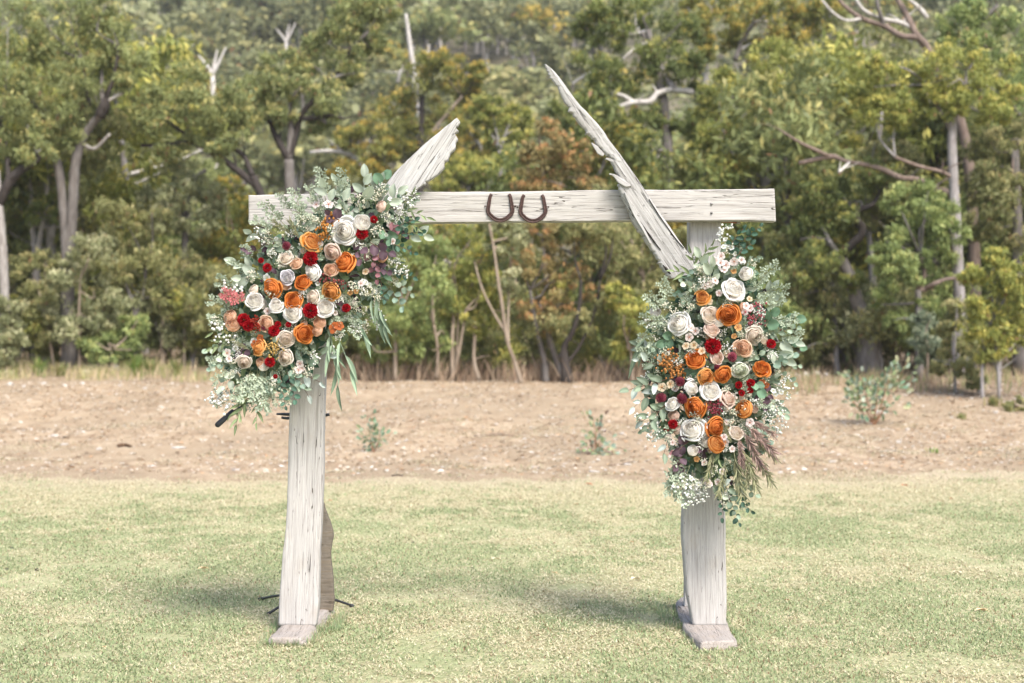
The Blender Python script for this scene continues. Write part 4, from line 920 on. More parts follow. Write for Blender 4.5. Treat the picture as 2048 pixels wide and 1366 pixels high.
timber('slanted_timber', A_, B_, YA - 0.19, 0.085, WOOD_D, arch, seed=12, jagA=0.040, round_=0.018, rough=0.003, n=420,
       depth_fn=lambda t: np.clip(1.15 - 0.8 * t, 0.3, 1))
# torn slivers along the split edge
timber('sliver', [(1300, 488), (1282, 456), (1266, 428), (1254, 402), (1248, 385)], [(1304, 486), (1290, 458), (1275, 430), (1262, 404), (1250, 384)], YA - 0.21, 0.02, WOOD_D, arch, n=60, jagA=0.006, jagB=0.004, seed=14, round_=0.004)
timber('sliver', [(1251, 374), (1238, 366), (1226, 352), (1218, 349)], [(1262, 372), (1246, 358), (1232, 350), (1219, 347)], YA - 0.20, 0.018, WOOD_D, arch, n=50, jagA=0.006, jagB=0.003, seed=15, round_=0.003)
timber('sliver', [(1252, 362), (1238, 342), (1224, 325), (1211, 318)], [(1255, 358), (1243, 336), (1230, 320), (1213, 315)], YA - 0.185, 0.016, WOOD_D, arch, n=50, jagA=0.004, jagB=0.003, seed=16, round_=0.003)
timber('sliver', [(1206, 313), (1196, 308), (1188, 296), (1182, 286)], [(1209, 308), (1202, 300), (1194, 291), (1184, 285)], YA - 0.185, 0.018, WOOD_D, arch, n=50, jagA=0.007, jagB=0.005, seed=17, round_=0.003)
timber('sliver', [(1214, 312), (1204, 298), (1196, 284)], [(1216, 310), (1208, 296), (1198, 283)], YA - 0.18, 0.012, WOOD_D, arch, n=30, jagA=0.002, seed=18, round_=0.002)

# knot hole in the lower end of the long slanting timber and the hollow crack
DARK = mat_plain('hollow', (0.035, 0.03, 0.026), 0.95, 0.05)
def patch_strip(name, mid, wpx, y, mat, parent, proud=0.004):
    pts = catmull(np.array([np.array(P(a, b, y)) for a, b in mid]), 6); n = len(pts)
    w = np.interp(np.linspace(0, 1, n), np.linspace(0, 1, len(wpx)), wpx) * y / FPX * 0.5 * (0.7 + 0.6 * RNG.random(n))
    d = np.gradient(pts, axis=0); d /= np.linalg.norm(d, axis=1)[:, None]; s = np.cross(d, [0, 1, 0])
    f_ = np.array([0, -proud, 0]); bk = np.array([0, 0.01, 0])
    v = np.stack([pts - s * w[:, None] + bk, pts - s * w[:, None] * 0.6 + f_, pts + s * w[:, None] * 0.6 + f_, pts + s * w[:, None] + bk], 1).reshape(-1, 3)
    i = np.arange(n - 1)[:, None] * 4 + np.arange(3)[None, :]; q = np.stack([i, i + 1, i + 5, i + 4], -1).reshape(-1, 4)
    a = Acc(); a.add(v, q); return a.build(name, mat, parent)
patch_strip('crack', [(1262, 418), (1280, 444), (1296, 466), (1312, 488), (1322, 500)], [1, 4, 4, 3, 1], YA - 0.192, DARK, arch)
patch_strip('crack', [(1298, 398), (1318, 430), (1336, 456), (1352, 478), (1368, 496)], [1, 2.2, 1.6, 2, 0.6], YA - 0.193, DARK, arch)
patch_strip('knot_hole', [(1326, 530), (1333, 538), (1341, 548)], [2, 7, 3], YA - 0.194, DARK, arch)
# short rear uprights that brace each post from behind
timber('rear_brace', [(628, 1222), (628, 1100), (632, 1030), (640, 1004)], [(665, 1222), (668, 1198), (665, 1150), (660, 1112), (664, 1088), (666, 1068), (660, 1045), (653, 1028), (646, 1006)], 8.86, 0.05, WOOD_B, arch, seed=21, jagB=0.004, round_=0.006)
timber('rear_brace', [(1369, 1213), (1370, 1150), (1372, 1100), (1380, 1060)], [(1400, 1213), (1402, 1150), (1402, 1100), (1400, 1060)], 8.95, 0.05, WOOD_V, arch, seed=22, round_=0.006)

# flat feet: a slab lying front to back under each post; edges given on its top face, from the near end to the far end
def foot(Lp, Rp, zt, seed, wane=0.0):
    def down(px, py):
        d = ray(px, py); y = (CAM_H - zt) / -(d.z / d.y); return np.array([d.x / d.y * y, y, zt])
    n = 70
    A = catmull([down(*p) for p in Lp], 10); B = catmull([down(*p) for p in Rp], 10)
    f_ = lambda L: np.stack([np.interp(np.linspace(0, 1, n), np.linspace(0, 1, len(L)), L[:, k]) for k in range(3)], 1)
    A, B = f_(A), f_(B); t = np.linspace(0, 1, n)
    A[:, 0] += (fbm(t * 9, t * 0 + seed, 1) - 0.5) * 0.02; B[:, 0] += (fbm(t * 9, t * 0 + seed + 3, 1) - 0.5) * 0.03
    prof = [(-0.03, -0.06), (-0.02, 0.02), (-0.01, zt - 0.012), (0.02, zt - 0.003), (0.12, zt), (0.3, zt + 0.001), (0.5, zt), (0.7, zt), (0.88, zt - 0.001), (0.98, zt - 0.004), (1.0, zt - 0.014)]
    prof += [(1.02 + wane * 0.5, 0.022), (1.03 + wane, -0.06)]
    k = len(prof); v = np.zeros((n, k, 3))
    for j, (u, z) in enumerate(prof):
        v[:, j] = A + (B - A) * u; v[:, j, 2] = z + (vnoise(t * 30, t * 0 + j * 1.7 + seed, 2) - 0.5) * (0.008 if z < zt - 0.01 else 0.003)
    v[0, :, 1] += (vnoise(np.arange(k) * 1.3, np.arange(k) * 0 + seed, 0) - 0.5) * 0.012
    q = np.stack([(np.arange(n - 1)[:, None] * k + np.arange(k - 1)[None, :]) + o for o in (0, 1, k + 1, k)], -1).reshape(-1, 4)
    vv = v.reshape(-1, 3); m = len(vv)
    low = v[0].copy(); low[:, 1] -= 0.006; low[:, 2] = np.minimum(low[:, 2], zt - 0.012); low2 = low.copy(); low2[:, 2] = -0.06; low2[:, 1] -= 0.004
    vv = np.vstack([vv, low, low2]); j = np.arange(k - 1)
    q2 = np.stack([j, j + 1, m + j + 1, m + j], 1)[:, ::-1]; q3 = np.stack([m + j, m + j + 1, m + k + j + 1, m + k + j], 1)[:, ::-1]
    c = vv.mean(0); c[2] = 0
    a = Acc(); a.add(vv, np.vstack([q, q2, q3])); return a.build('foot', WOOD_F, arch, True, Matrix.Translation(Vector(c)))
foot([(537, 1275), (553, 1260), (566, 1248), (580, 1233), (596, 1218), (606, 1209)], [(601, 1275), (618, 1262), (629, 1250), (638, 1240), (652, 1226), (664, 1212)], 0.055, 3, 0.18)
foot([(1399, 1284), (1386, 1270), (1371, 1254), (1363, 1232), (1353, 1206), (1360, 1194)], [(1472, 1280), (1463, 1262), (1455, 1248), (1447, 1232), (1436, 1212), (1426, 1196)], 0.055, 5, 0.0)

# bolts, copper pin
STEEL = mat_plain('old_steel', (0.22, 0.21, 0.20), 0.45, 0.5, 0.3, 60, 0.7)
COPPER = mat_plain('rusty_pin', (0.32, 0.12, 0.07), 0.6, 0.3, 0.2)
def stud(px, py, y, r, mat, parent, name='bolt', L=0.012):
    c = np.array(P(px, py, y)); a = Acc()
    th = np.arange(12) / 12 * 2 * np.pi
    ring = lambda rr, d: np.stack([c[0] + rr * np.cos(th), np.full(12, c[1] - d), c[2] + rr * np.sin(th)], 1)
    v = np.vstack([ring(r * 1.25, -0.006), ring(r * 1.25, 0.002), ring(r, 0.004), ring(r * 0.9, L * 0.8), ring(r * 0.5, L), c - [0, L * 1.02, 0]])
    j = np.arange(12); k = (j + 1) % 12
    q = np.vstack([np.stack([i * 12 + j, i * 12 + k, (i + 1) * 12 + k, (i + 1) * 12 + j], 1) for i in range(4)])
    a.add(v, q, np.stack([48 + j, 48 + k, np.full(12, 60)], 1)); return a.build(name, mat, parent)
stud(1423, 408, YA - 0.104, 0.0062, STEEL, arch); stud(1423, 426, YA - 0.104, 0.0062, STEEL, arch)
stud(1288, 410, YA - 0.191, 0.0022, STEEL, arch, 'nail', 0.003)
a = Acc(); tube(a, [P(1438, 442.5, YA + 0.02), P(1458, 443, YA + 0.01), P(1474, 444.5, YA - 0.0)], [0.0075] * 3, 10, (1, 1, 1)); a.build('pin', COPPER, arch)
a = Acc(); tube(a, [P(1473, 444.5, YA + 0.0), P(1480, 444.8, YA - 0.0)], [0.0105, 0.009], 10, (1, 1, 1)); a.build('pin_cap', WOOD_X, arch)

# two rusty horseshoes nailed side by side
RUST = mat_plain('rusty_iron', (0.052, 0.028, 0.023), 0.7, 0.3, 0.35, 90, 0.1, 0.8, 0.003)
def horseshoe(cx, y0, y1, w, tilt, label):
    yy = YA - 0.108; c = P(cx, (y0 + y1) / 2, yy); root = empty('horseshoe', c, label, 'horseshoe')
    hh = (y1 - y0) / 2; n = 44; line = []
    for i in range(n):
        a = R(-128 + 256 * i / (n - 1)); x = math.sin(a); z = -math.cos(a)
        # narrow heels at the top, round toe below
        fx = w * (1 if abs(a) < R(75) else 1 - 0.24 * (abs(a) - R(75)) / R(53)) * (1.06 if abs(x) > .8 else 1)
        xx = math.copysign(min(1, abs(x) * 1.0 + (0.16 if abs(a) > R(90) else 0) * (abs(a) - R(90)) / R(38)), x)
        zz = z if z < 0 else z / 0.616 * 0.98
        line.append((cx + xx * fx, (y0 + y1) / 2 + 2 - zz * hh * (1.0 if zz > 0 else 0.97)))
    line = [(cx + (px - cx) * math.cos(tilt) + (py - c.z * 0 - (y0 + y1) / 2) * math.sin(tilt) * 0.0 + tilt * (py - (y0 + y1) / 2), py) for px, py in line]
    p = np.array([np.array(P(a, b, yy)) for a, b in line]); d = np.gradient(p, axis=0); d /= np.linalg.norm(d, axis=1)[:, None]
    s = np.cross([0, 1.0, 0], d)    # across the web of the shoe
    t = np.abs(np.linspace(-1, 1, n)); hw = S(4.0, yy) * (1.08 - 0.30 * t ** 3); th = 0.0085
    prof = [(-1, 0.0), (-1, -0.8), (-0.86, -1.05), (-0.35, -1.1), (-0.18, -0.45), (0.18, -0.45), (0.35, -1.05), (0.86, -1.0), (1, -0.8), (1, 0.0)]
    k = len(prof); fade = np.clip((1 - t) * 8, 0, 1)
    v = np.stack([p + s * (hw * u)[:, None] + np.array([0, 1.0, 0]) * (th * ((h if abs(u) > 0.3 else h * fade * 1.0 - (1 - fade) * 1.05)) - 0.0015)[:, None] if abs(u) < 0.3 else p + s * (hw * u)[:, None] + np.array([0, th * h - 0.0015 + 0.002, 0]) for u, h in prof], 1).reshape(-1, 3)
    i = np.arange(n - 1)[:, None] * k; j = np.arange(k)[None, :]; q = np.stack([i + j, i + (j + 1) % k, i + k + (j + 1) % k, i + k + j], -1).reshape(-1, 4)
    m = len(v); v = np.vstack([v, p[0] - [0, th * .5, 0], p[-1] - [0, th * .5, 0]])
    tr = [[m, (x + 1) % k, x] for x in range(k)] + [[m + 1, (n - 1) * k + x, (n - 1) * k + (x + 1) % k] for x in range(k)]
    a = Acc(); a.add(v, q, np.array(tr)); a.build('iron_web', RUST, root, False)
    for sx in (-1, 1):
        px = cx + sx * (w + 6.5); py = (y0 + y1) / 2 - 0.5
        stud(px, py, yy + 0.002, 0.0035, RUST, root, 'nail', 0.010)
        a = Acc(); tube(a, [P(px, py, yy - 0.006), P(cx + sx * (w + 1), py - 0.5, yy - 0.008)], [0.0018, 0.0018], 6, (1, 1, 1)); a.build('nail_shank', RUST, root)
horseshoe(1000.5, 386, 439.5, 24.0, 0.0, 'brown rusty horseshoe nailed heels up on the beam, the one nearer the broken stub')
horseshoe(1066, 387.5, 441, 24.5, 0.0, 'brown rusty horseshoe nailed heels up on the beam, the one nearer the long splintered timber')

# black microphone stand behind the post
BLK = mat_plain('black_metal', (0.018, 0.018, 0.02), 0.38, 0.5, 0.2, 40, 0.0)
RUB = mat_plain('dark_grey_foam', (0.045, 0.047, 0.05), 0.8, 0.2, 0.2, 60, 0.0)
ZS = 8.98
hub = P(612, 1205, ZS); ms = empty('microphone_stand', (hub.x, ZS, 0), 'black tripod microphone stand hidden behind the post under the hanging bouquet', 'microphone stand')
a = Acc(); tube(a, [(hub.x, ZS, 0.12), (hub.x, ZS, 0.9), (hub.x, ZS, 1.56)], [0.011, 0.011, 0.009], 10, (1, 1, 1)); a.build('pole', BLK, ms)
for px, py, z in ((536, 1228, None), (520, 1198, None), (706, 1212, None)):
    d = ray(px, py); y = (CAM_H - 0.018) / -(d.z / d.y); e = Vector((d.x / d.y * y, y, 0.018))
    a = Acc(); st = Vector((hub.x, ZS, 0.13)); tube(a, [st, st.lerp(e, 0.55) + Vector((0, 0, 0.01)), e], [0.0085, 0.0085, 0.008], 8, (1, 1, 1)); a.build('leg', BLK, ms)
    a = Acc(); tube(a, [e + (st - e) * 0.06, e - (st - e) * 0.02], [0.0125, 0.011], 8, (1, 1, 1)); a.build('rubber_foot', RUB, ms)
a = Acc(); tube(a, [P(452, 833, 8.30), P(520, 790, 8.5), P(612, 742, ZS)], [0.007] * 3, 8, (1, 1, 1)); a.build('boom', BLK, ms)
a = Acc(); tube(a, [P(434.5, 850, 8.24), P(437, 848, 8.245), P(466, 822, 8.34)], [0.012, 0.0165, 0.0135], 12, (1, 1, 1)); a.build('counterweight_grip', RUB, ms)
# clutch levers and shelf bar sticking out on both sides
a = Acc(); tube(a, [P(553, 828, ZS), P(580, 829, ZS), P(640, 831, ZS), P(659, 829, ZS)], [0.006, 0.011, 0.011, 0.009], 8, (1, 1, 1)); a.build('crossbar', BLK, ms)
a = Acc(); tube(a, [P(563, 835, ZS - .03), P(575, 836.5, ZS - .03), P(600, 834, ZS - .03)], [0.008, 0.0095, 0.008], 8, (1, 1, 1)); a.build('clamp', BLK, ms)

# ------------------------------------------------------------------ flowers
def leaf_tpl(kind):
    nv, us = 7, np.array([-1, -0.5, 0, 0.5, 1.0])
    if kind in ('dot',): nv, us = 3, np.array([-1, 0, 1.0])
    if kind in ('tiny',): nv, us = 4, np.array([-1, 0, 1.0])
    v = np.linspace(0, 1, nv)
    if kind == 'round': w = np.sqrt(np.clip(1 - (2 * v - 1) ** 2, 0.02, 1)) * 0.5
    elif kind == 'lance': w = 0.5 * np.sin(np.pi * v ** 0.8) ** 0.9 * (1 - 0.25 * v) + 0.01
    else: w = 0.5 * np.sin(np.pi * np.clip(v ** 0.85, 0, 1)) ** 0.7 + 0.015
    X = w[:, None] * us[None, :]; Y = np.repeat(v[:, None], len(us), 1)
    Z = np.abs(X) * 0.35 - 0.28 * (Y - 0.4) ** 2 + (0.03 if kind == 'lance' else 0.05) * np.sin(Y * 9) * us[None, :]
    t = np.stack([X, Y, Z], -1).reshape(-1, 3); k = len(us)
    q = np.stack([(np.arange(nv - 1)[:, None] * k + np.arange(k - 1)[None, :]) + o for o in (0, 1, k + 1, k)], -1).reshape(-1, 4)
    rib = np.clip(1 - np.abs(np.tile(us, nv)) * 2.2, 0, 1)
    return t, q, rib
TPL = {k: leaf_tpl(k) for k in ('round', 'lance', 'oval', 'dot', 'tiny')}
GREEN = {'sage': (0.34, 0.385, 0.30), 'gum': (0.235, 0.30, 0.215), 'dark': (0.045, 0.095, 0.062), 'long': (0.21, 0.275, 0.185), 'lance': (0.18, 0.225, 0.11),
         'olive': (0.175, 0.22, 0.155), 'pale': (0.36, 0.41, 0.37), 'big': (0.115, 0.195, 0.12), 'fine': (0.37, 0.425, 0.31), 'fern': (0.33, 0.33, 0.19), 'purple': (0.085, 0.05, 0.065),
         'mauve': (0.25, 0.12, 0.135), 'white': (0.72, 0.71, 0.66), 'cream': (0.66, 0.63, 0.50), 'pink': (0.42, 0.13, 0.13), 'mid': (0.13, 0.18, 0.09), 'brown': (0.16, 0.10, 0.07), 'teal': (0.18, 0.25, 0.19)}
_lm = {}
def leaf_mesh(kind, col, var):
    key = (kind, col, var)
    if key not in _lm:
        t, q, rib = TPL[kind]; f = 0.82 + 0.18 * var; c = np.array(GREEN[col]) * f
        cc = c[None] * (1 - 0.45 * rib[:, None]) + (c * 1.3 + 0.03)[None] * 0.45 * rib[:, None]
        t = t.copy(); t[:, 2] += (var - 1) * 0.22 * t[:, 1] ** 2
        _lm[key] = mesh_np('leaf', t, q, [SILK], cc, True)
    return _lm[key]

def frame(d, nrm, L, W):
    d = Vector(d).normalized(); n = Vector(nrm); x = d.cross(n)
    if x.length < 1e-4: x = d.cross(Vector((1, 0.2, 0)))
    x.normalize(); n = x.cross(d)
    return np.array([[x.x * W, d.x * L, n.x * (L + W) / 2], [x.y * W, d.y * L, n.y * (L + W) / 2], [x.z * W, d.z * L, n.z * (L + W) / 2]])

def add_leaf(acc, kind, base, d, nrm, L, W, col, var=None):
    t, q, rib = TPL[kind]; M = frame(d, nrm, L, W)
    v = t @ M.T + np.asarray(base)
    acc.add(v, q, None, np.array(GREEN[col] if isinstance(col, str) else col) * (0.75 + 0.5 * random.random()))

def obj_leaf(parent, kind, base, d, nrm, L, W, col):
    M3 = frame(d, nrm, L, W); M = Matrix(M3.tolist()).to_4x4(); M.translation = Vector(base)
    return put('leaf', leaf_mesh(kind, col, random.randrange(4)), parent, M)

SP = {  # leaf shape, colour, leaf length px, width px, spacing px, leaf angle, droop, stem colour, part name
    'sage': ('oval', 'sage', 34, 19, 13, 45, 0.05, 'sage', 'sage_leaf_sprig'), 'gum': ('round', 'gum', 15, 13, 8, 60, 0.15, 'fern', 'eucalyptus_sprig'),
    'dark': ('round', 'dark', 16, 11, 7.5, 55, 0.1, 'brown', 'dark_leaf_sprig'), 'long': ('lance', 'long', 62, 10, 18, 18, 0.5, 'long', 'willow_eucalyptus_sprig'),
    'lance': ('lance', 'lance', 30, 8, 9, 35, 0.25, 'lance', 'narrow_leaf_sprig'), 'olive': ('oval', 'olive', 31, 14, 13, 50, 0.1, 'brown', 'olive_leaf_sprig'),
    'big': ('round', 'big', 27, 23, 16, 50, 0.05, 'fern', 'broad_leaf_sprig'), 'purple': ('round', 'purple', 22, 19, 10, 60, 0.1, 'brown', 'purple_leaf_sprig'), 'mauve': ('oval', 'mauve', 18, 14, 9, 60, 0.1, 'brown', 'mauve_leaf_sprig'),
    'teal': ('round', 'teal', 17, 15, 9, 55, 0.1, 'fern', 'eucalyptus_sprig')}

def curve_axis(px, py, ang, Lpx, y, droop, toward=0.25):
    B = np.array(P(px, py, y)); L = S(Lpx, y); a = R(ang)
    d = np.array([math.cos(a), -toward * random.uniform(0.2, 1.0), math.sin(a)]); d /= np.linalg.norm(d)
    side = np.array([-math.sin(a), 0, math.cos(a)]) * random.uniform(-0.18, 0.18)
    t = np.linspace(0, 1, 9)[:, None]
    return B + d * L * t + (side - np.array([0, 0, droop])) * L * t ** 2 * 0.6, L

def leafy(parent, typ, px, py, ang, Lpx, y):
    kind, col, ll, lw, gap, la, droop, sc_, name = SP[typ]
    ax, L = curve_axis(px, py, ang, Lpx, y, droop)
    a = Acc(); tube(a, ax[::2], np.linspace(0.0028, 0.0012, 5), 5, GREEN[sc_], 3)
    o = a.build(name, SILK, parent, True, Matrix.Translation(Vector(ax[0])))
    n = max(3, int(Lpx / gap)); d = np.gradient(ax, axis=0)
    for i in range(n):
        t = (i + 0.7) / n; k = min(8, int(t * 8)); b = ax[k] + (ax[min(8, k + 1)] - ax[k]) * (t * 8 - k)
        dd = d[k] / np.linalg.norm(d[k]); s = 1 if i % 2 else -1
        th = R(la * random.uniform(0.6, 1.3)) * s
        if i == n - 1: th *= 0.2
        v = Vector(dd); v.rotate(Matrix.Rotation(-th, 3, 'Y')); v.y += random.uniform(-0.45, 0.15); v.z -= droop * random.uniform(0, 1)
        nr = Vector((random.uniform(-.6, .6), -1, random.uniform(-.4, .6)))
        f = random.uniform(0.75, 1.15) * (1 - 0.25 * t if typ != 'long' else 1)
        c = 'pale' if typ == 'olive' and random.random() < 0.35 else ('sage' if typ == 'gum' and random.random() < 0.3 else col)
        obj_leaf(o, kind, b, v, nr, S(ll, y) * f, S(lw, y) * f, c)
    return o

def fine(acc, px, py, ang, Lpx, y, col='fine', branch=8, dots=None, size=5.5, droop=0.1):
    "spray of very small leaves or bells; dots: colour of beads at the tips"
    ax, L = curve_axis(px, py, ang, Lpx, y, droop)
    tube(acc, ax[::2], np.linspace(0.0016, 0.0007, 5), 4, np.array(GREEN['fern']) * 0.8, 2)
    d = np.gradient(ax, axis=0)
    for i in range(branch):
        t = 0.25 + 0.75 * i / branch; k = min(8, int(t * 8)); b = ax[k]; dd = Vector(d[k]).normalized()
        dd.rotate(Matrix.Rotation(R(random.choice((-1, 1)) * random.uniform(20, 60)), 3, 'Y')); dd.y += random.uniform(-.5, .2); dd.normalize()
        bl = L * random.uniform(0.18, 0.36) * (1.2 - 0.5 * t); e = b + np.array(dd) * bl
        tube(acc, [b, (b + e) / 2 + RNG.normal(size=3) * 0.002, e], [0.001, 0.0008, 0.0005], 3, np.array(GREEN['fern']) * 0.8, 2, cap=False)
        m = max(3, int(bl / S(4.2, y)))
        for j in range(m):
            q = b + (e - b) * (j + 1) / m
            if dots is None or random.random() < 0.25:
                for s in (-1, 1):
                    v = Vector(dd); v.rotate(Matrix.Rotation(R(s * random.uniform(30, 75)), 3, 'Y')); v.y += random.uniform(-.5, .3)
                    add_leaf(acc, 'dot', q, v, (random.uniform(-.5, .5), -1, random.uniform(-.2, .7)), S(size, y) * random.uniform(.7, 1.2), S(size * 0.62, y), col)
        if dots:
            for j in range(random.randint(2, 5)):
                c = e + RNG.normal(size=3) * S(3.5, y); r = S(random.uniform(1.8, 3.0), y)
                acc.add(IV * r + c, None, IF, np.array(GREEN[dots] if isinstance(dots, str) else dots) * random.uniform(.85, 1.1))

_sp = {}
def spray(parent, name, px, py, ang, Lpx, y, col='fine', branch=8, dots=None, size=5.5, needle=0):
    "a spray built once per sort (three variants of 50 px length pointing along +X), then shared"
    key = (name, col, branch, dots, size, random.randrange(3))
    if key not in _sp:
        a = Acc(); (fine if not needle else needles)(a, 1024, 683, 0, 50, 8.0, col, branch, dots=dots, size=size)
        o = np.array(P(1024, 683, 8.0)); v = (np.concatenate(a.v) - o) / S(50, 8.0)
        f = ([np.concatenate(a.q)] if a.q else []) + ([np.concatenate(a.t)] if a.t else [])
        _sp[key] = mesh_np(name, v, f, [SILK], np.concatenate(a.c), True)
    s = S(Lpx, y)
    M = Matrix.Translation(P(px, py, y)) @ Matrix.Rotation(-R(ang), 4, 'Y') @ Matrix.Rotation(random.uniform(-.5, .5), 4, 'X') @ Matrix.Diagonal((s, s, s * random.choice((-1, 1)) if False else s, 1))
    return tag(put(name, _sp[key], parent, M), kind='stuff')
def needles(acc, px, py, ang, Lpx, y, col='fern', branch=9, dots=None, size=9, droop=0.15):
    "feathery spray of hair-thin needles"
    ax, L = curve_axis(px, py, ang, Lpx, y, droop)
    tube(acc, ax[::2], np.linspace(0.0014, 0.0007, 5), 4, np.array(GREEN[col] if isinstance(col, str) else col) * 0.7, 2)
    d = np.gradient(ax, axis=0)
    for i in range(branch * 7):
        t = 0.12 + 0.88 * i / (branch * 7); k = min(7, int(t * 8)); b = ax[k] + (ax[k + 1] - ax[k]) * (t * 8 - k); dd = Vector(d[k]).normalized()
        dd.rotate(Matrix.Rotation(R((1 if i % 2 else -1) * random.uniform(10, 38)), 3, 'Y')); dd.y += random.uniform(-.6, .3)
        add_leaf(acc, 'tiny', b, dd, (random.uniform(-1, 1), -1, random.uniform(-1, 1)), S(size * 1.5, y) * random.uniform(.6, 1.3), S(1.2, y), col)

# roses -----------------------------------------------------------
def petal_geo(phi, r0, r1, h0, h1, flare, curl, nu=6, nv=6, wob=0.0, seed=0):
    "open petal, as on small blossoms"
    r = random.Random(seed); u = np.linspace(-1, 1, nu)[None, :]; v = np.linspace(0, 1, nv)[:, None]
    vm = v * (1 - 0.16 * np.abs(u) ** 3 + 0.05 * (1 - np.abs(u)))
    a = u * phi * (0.55 + 0.45 * np.sqrt(v))
    rad = r0 + (r1 - r0) * vm ** 0.75 + flare * vm ** 5 + wob * np.sin(u * 3 + r.random() * 6) * vm
    z = h0 + (h1 - h0) * vm ** 0.9 - curl * vm ** 7 + wob * 0.6 * np.cos(u * 2.5 + r.random() * 6) * vm
    p = np.stack([rad * np.cos(a), rad * np.sin(a), z + 0 * a], -1).reshape(-1, 3)
    q = np.stack([(np.arange(nv - 1)[:, None] * nu + np.arange(nu - 1)[None, :]) + o for o in (0, 1, nu + 1, nu)], -1).reshape(-1, 4)
    return p, q, np.repeat(np.linspace(0, 1, nv), nu)
def cup_petal(phi, rb, r1, h1, lip, wob=0.0, seed=0, nu=7):
    "petal of a rose: swells out to rb, closes in to r1 and rolls its lip outwards"
    r = random.Random(seed); vs = np.array([0, .3, .55, .75, .88, .95, 1.0, 1.03]); u = np.linspace(-1, 1, nu)[None, :]; v = vs[:, None]
    k = np.minimum(1, v); prof = np.where(k < .55, rb * np.sin(np.pi / 2 * k / .55) ** .7, rb + (r1 - rb) * ((k - .55) / .45) ** 1.4)
    lipf = np.clip((v - .86) / .17, 0, 1) ** 1.6
    point = 1 - 0.24 * np.abs(u) ** 1.8 + 0.04 * (1 - np.abs(u)) ** 3
    rad = np.maximum(.01, prof + lip * lipf * (0.6 + 0.4 * (1 - np.abs(u))) + wob * np.sin(u * 2.6 + r.random() * 6) * k)
    z = -0.15 + (h1 + .15) * k * point - lip * 0.9 * np.clip((v - .97) / .06, 0, 1) + wob * .5 * np.cos(u * 3 + r.random() * 6) * k
    a = u * phi * (0.6 + 0.4 * k)
    p = np.stack([rad * np.cos(a), rad * np.sin(a), z + 0 * a], -1).reshape(-1, 3); nv = len(vs)
    q = np.stack([(np.arange(nv - 1)[:, None] * nu + np.arange(nu - 1)[None, :]) + o for o in (0, 1, nu + 1, nu)], -1).reshape(-1, 4)
    return p, q, np.repeat(np.clip((vs - .35) / .6, 0, 1), nu)
def rotz(p, a):
    c, s = math.cos(a), math.sin(a); return np.stack([p[:, 0] * c - p[:, 1] * s, p[:, 0] * s + p[:, 1] * c, p[:, 2]], 1)
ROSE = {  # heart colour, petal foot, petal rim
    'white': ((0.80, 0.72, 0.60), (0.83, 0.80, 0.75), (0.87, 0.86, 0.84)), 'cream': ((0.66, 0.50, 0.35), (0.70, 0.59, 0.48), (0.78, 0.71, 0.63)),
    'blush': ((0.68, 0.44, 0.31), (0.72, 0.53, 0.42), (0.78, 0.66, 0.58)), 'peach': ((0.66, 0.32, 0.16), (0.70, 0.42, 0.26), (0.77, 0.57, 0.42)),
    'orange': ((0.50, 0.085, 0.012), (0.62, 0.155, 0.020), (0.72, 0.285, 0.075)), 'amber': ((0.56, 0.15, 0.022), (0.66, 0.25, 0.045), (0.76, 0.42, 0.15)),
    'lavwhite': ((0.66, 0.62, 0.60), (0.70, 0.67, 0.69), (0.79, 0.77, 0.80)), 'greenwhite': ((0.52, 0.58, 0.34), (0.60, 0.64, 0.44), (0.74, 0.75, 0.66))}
RINGS = [  # count, half angle, swell radius, rim radius, rim height, lip, start angle
    (2, 1.6, .15, .03, .90, .02, 0.0), (3, 1.25, .25, .12, .90, .035, 1.0), (3, 1.2, .36, .22, .86, .045, 2.0), (3, 1.2, .48, .34, .78, .06, 0.3),
    (4, 1.0, .60, .47, .68, .07, 1.3), (4, 0.98, .73, .62, .55, .08, 0.6), (5, 0.82, .84, .78, .38, .11, 0.8), (5, 0.78, .92, .96, .16, .14, 0.1)]
_rm = {}
def rose_meshes(col, var):
    key = (col, var)
    if key in _rm: return _rm[key]
    hc, fc, rc = [np.array(x) for x in ROSE[col]]
    a = Acc()
    for k, (n, phi, rb, r1, h1, lip, st) in enumerate(RINGS[:6]):
        for j in range(n):
            p, q, t = cup_petal(phi, rb, r1, h1, lip, 0.03, var * 50 + k * 9 + j)
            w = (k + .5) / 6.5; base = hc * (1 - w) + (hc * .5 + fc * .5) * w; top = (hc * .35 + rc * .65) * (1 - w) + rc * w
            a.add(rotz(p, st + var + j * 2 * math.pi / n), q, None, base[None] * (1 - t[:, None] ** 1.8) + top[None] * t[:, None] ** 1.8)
    a.add(IV * np.array([.12, .12, .5]) + np.array([0, 0, .34]), None, IF, hc)
    heart = mesh_np('rose', np.concatenate(a.v), [np.concatenate(a.q), np.concatenate(a.t)], [PETAL], np.concatenate(a.c), True)
    pet = []
    for k in (6, 7):
        n, phi, rb, r1, h1, lip, st = RINGS[k]
        for w in range(2):
            p, q, t = cup_petal(phi, rb, r1, h1, lip, 0.075, 900 + var * 50 + k * 9 + w)
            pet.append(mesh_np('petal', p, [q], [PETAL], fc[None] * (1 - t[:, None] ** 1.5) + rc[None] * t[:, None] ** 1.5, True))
    _rm[key] = (heart, pet); return _rm[key]
FLOWER_N = 0
def facing(px, py, y, tx, ty, rpx, squash=1.0):
    "matrix of a flower whose face looks at the viewer side, leaning by tx, ty"
    z = Vector((tx, -1, ty)).normalized(); x = Vector((1, 0, 0)); x = (x - z * x.dot(z)).normalized(); yy = z.cross(x)
    M = Matrix((x, yy, z)).transposed().to_4x4(); r = S(rpx, y)
    return Matrix.Translation(P(px, py, y)) @ M @ Matrix.Rotation(random.random() * 6.28, 4, 'Z') @ Matrix.Diagonal((r, r, r * squash, 1))
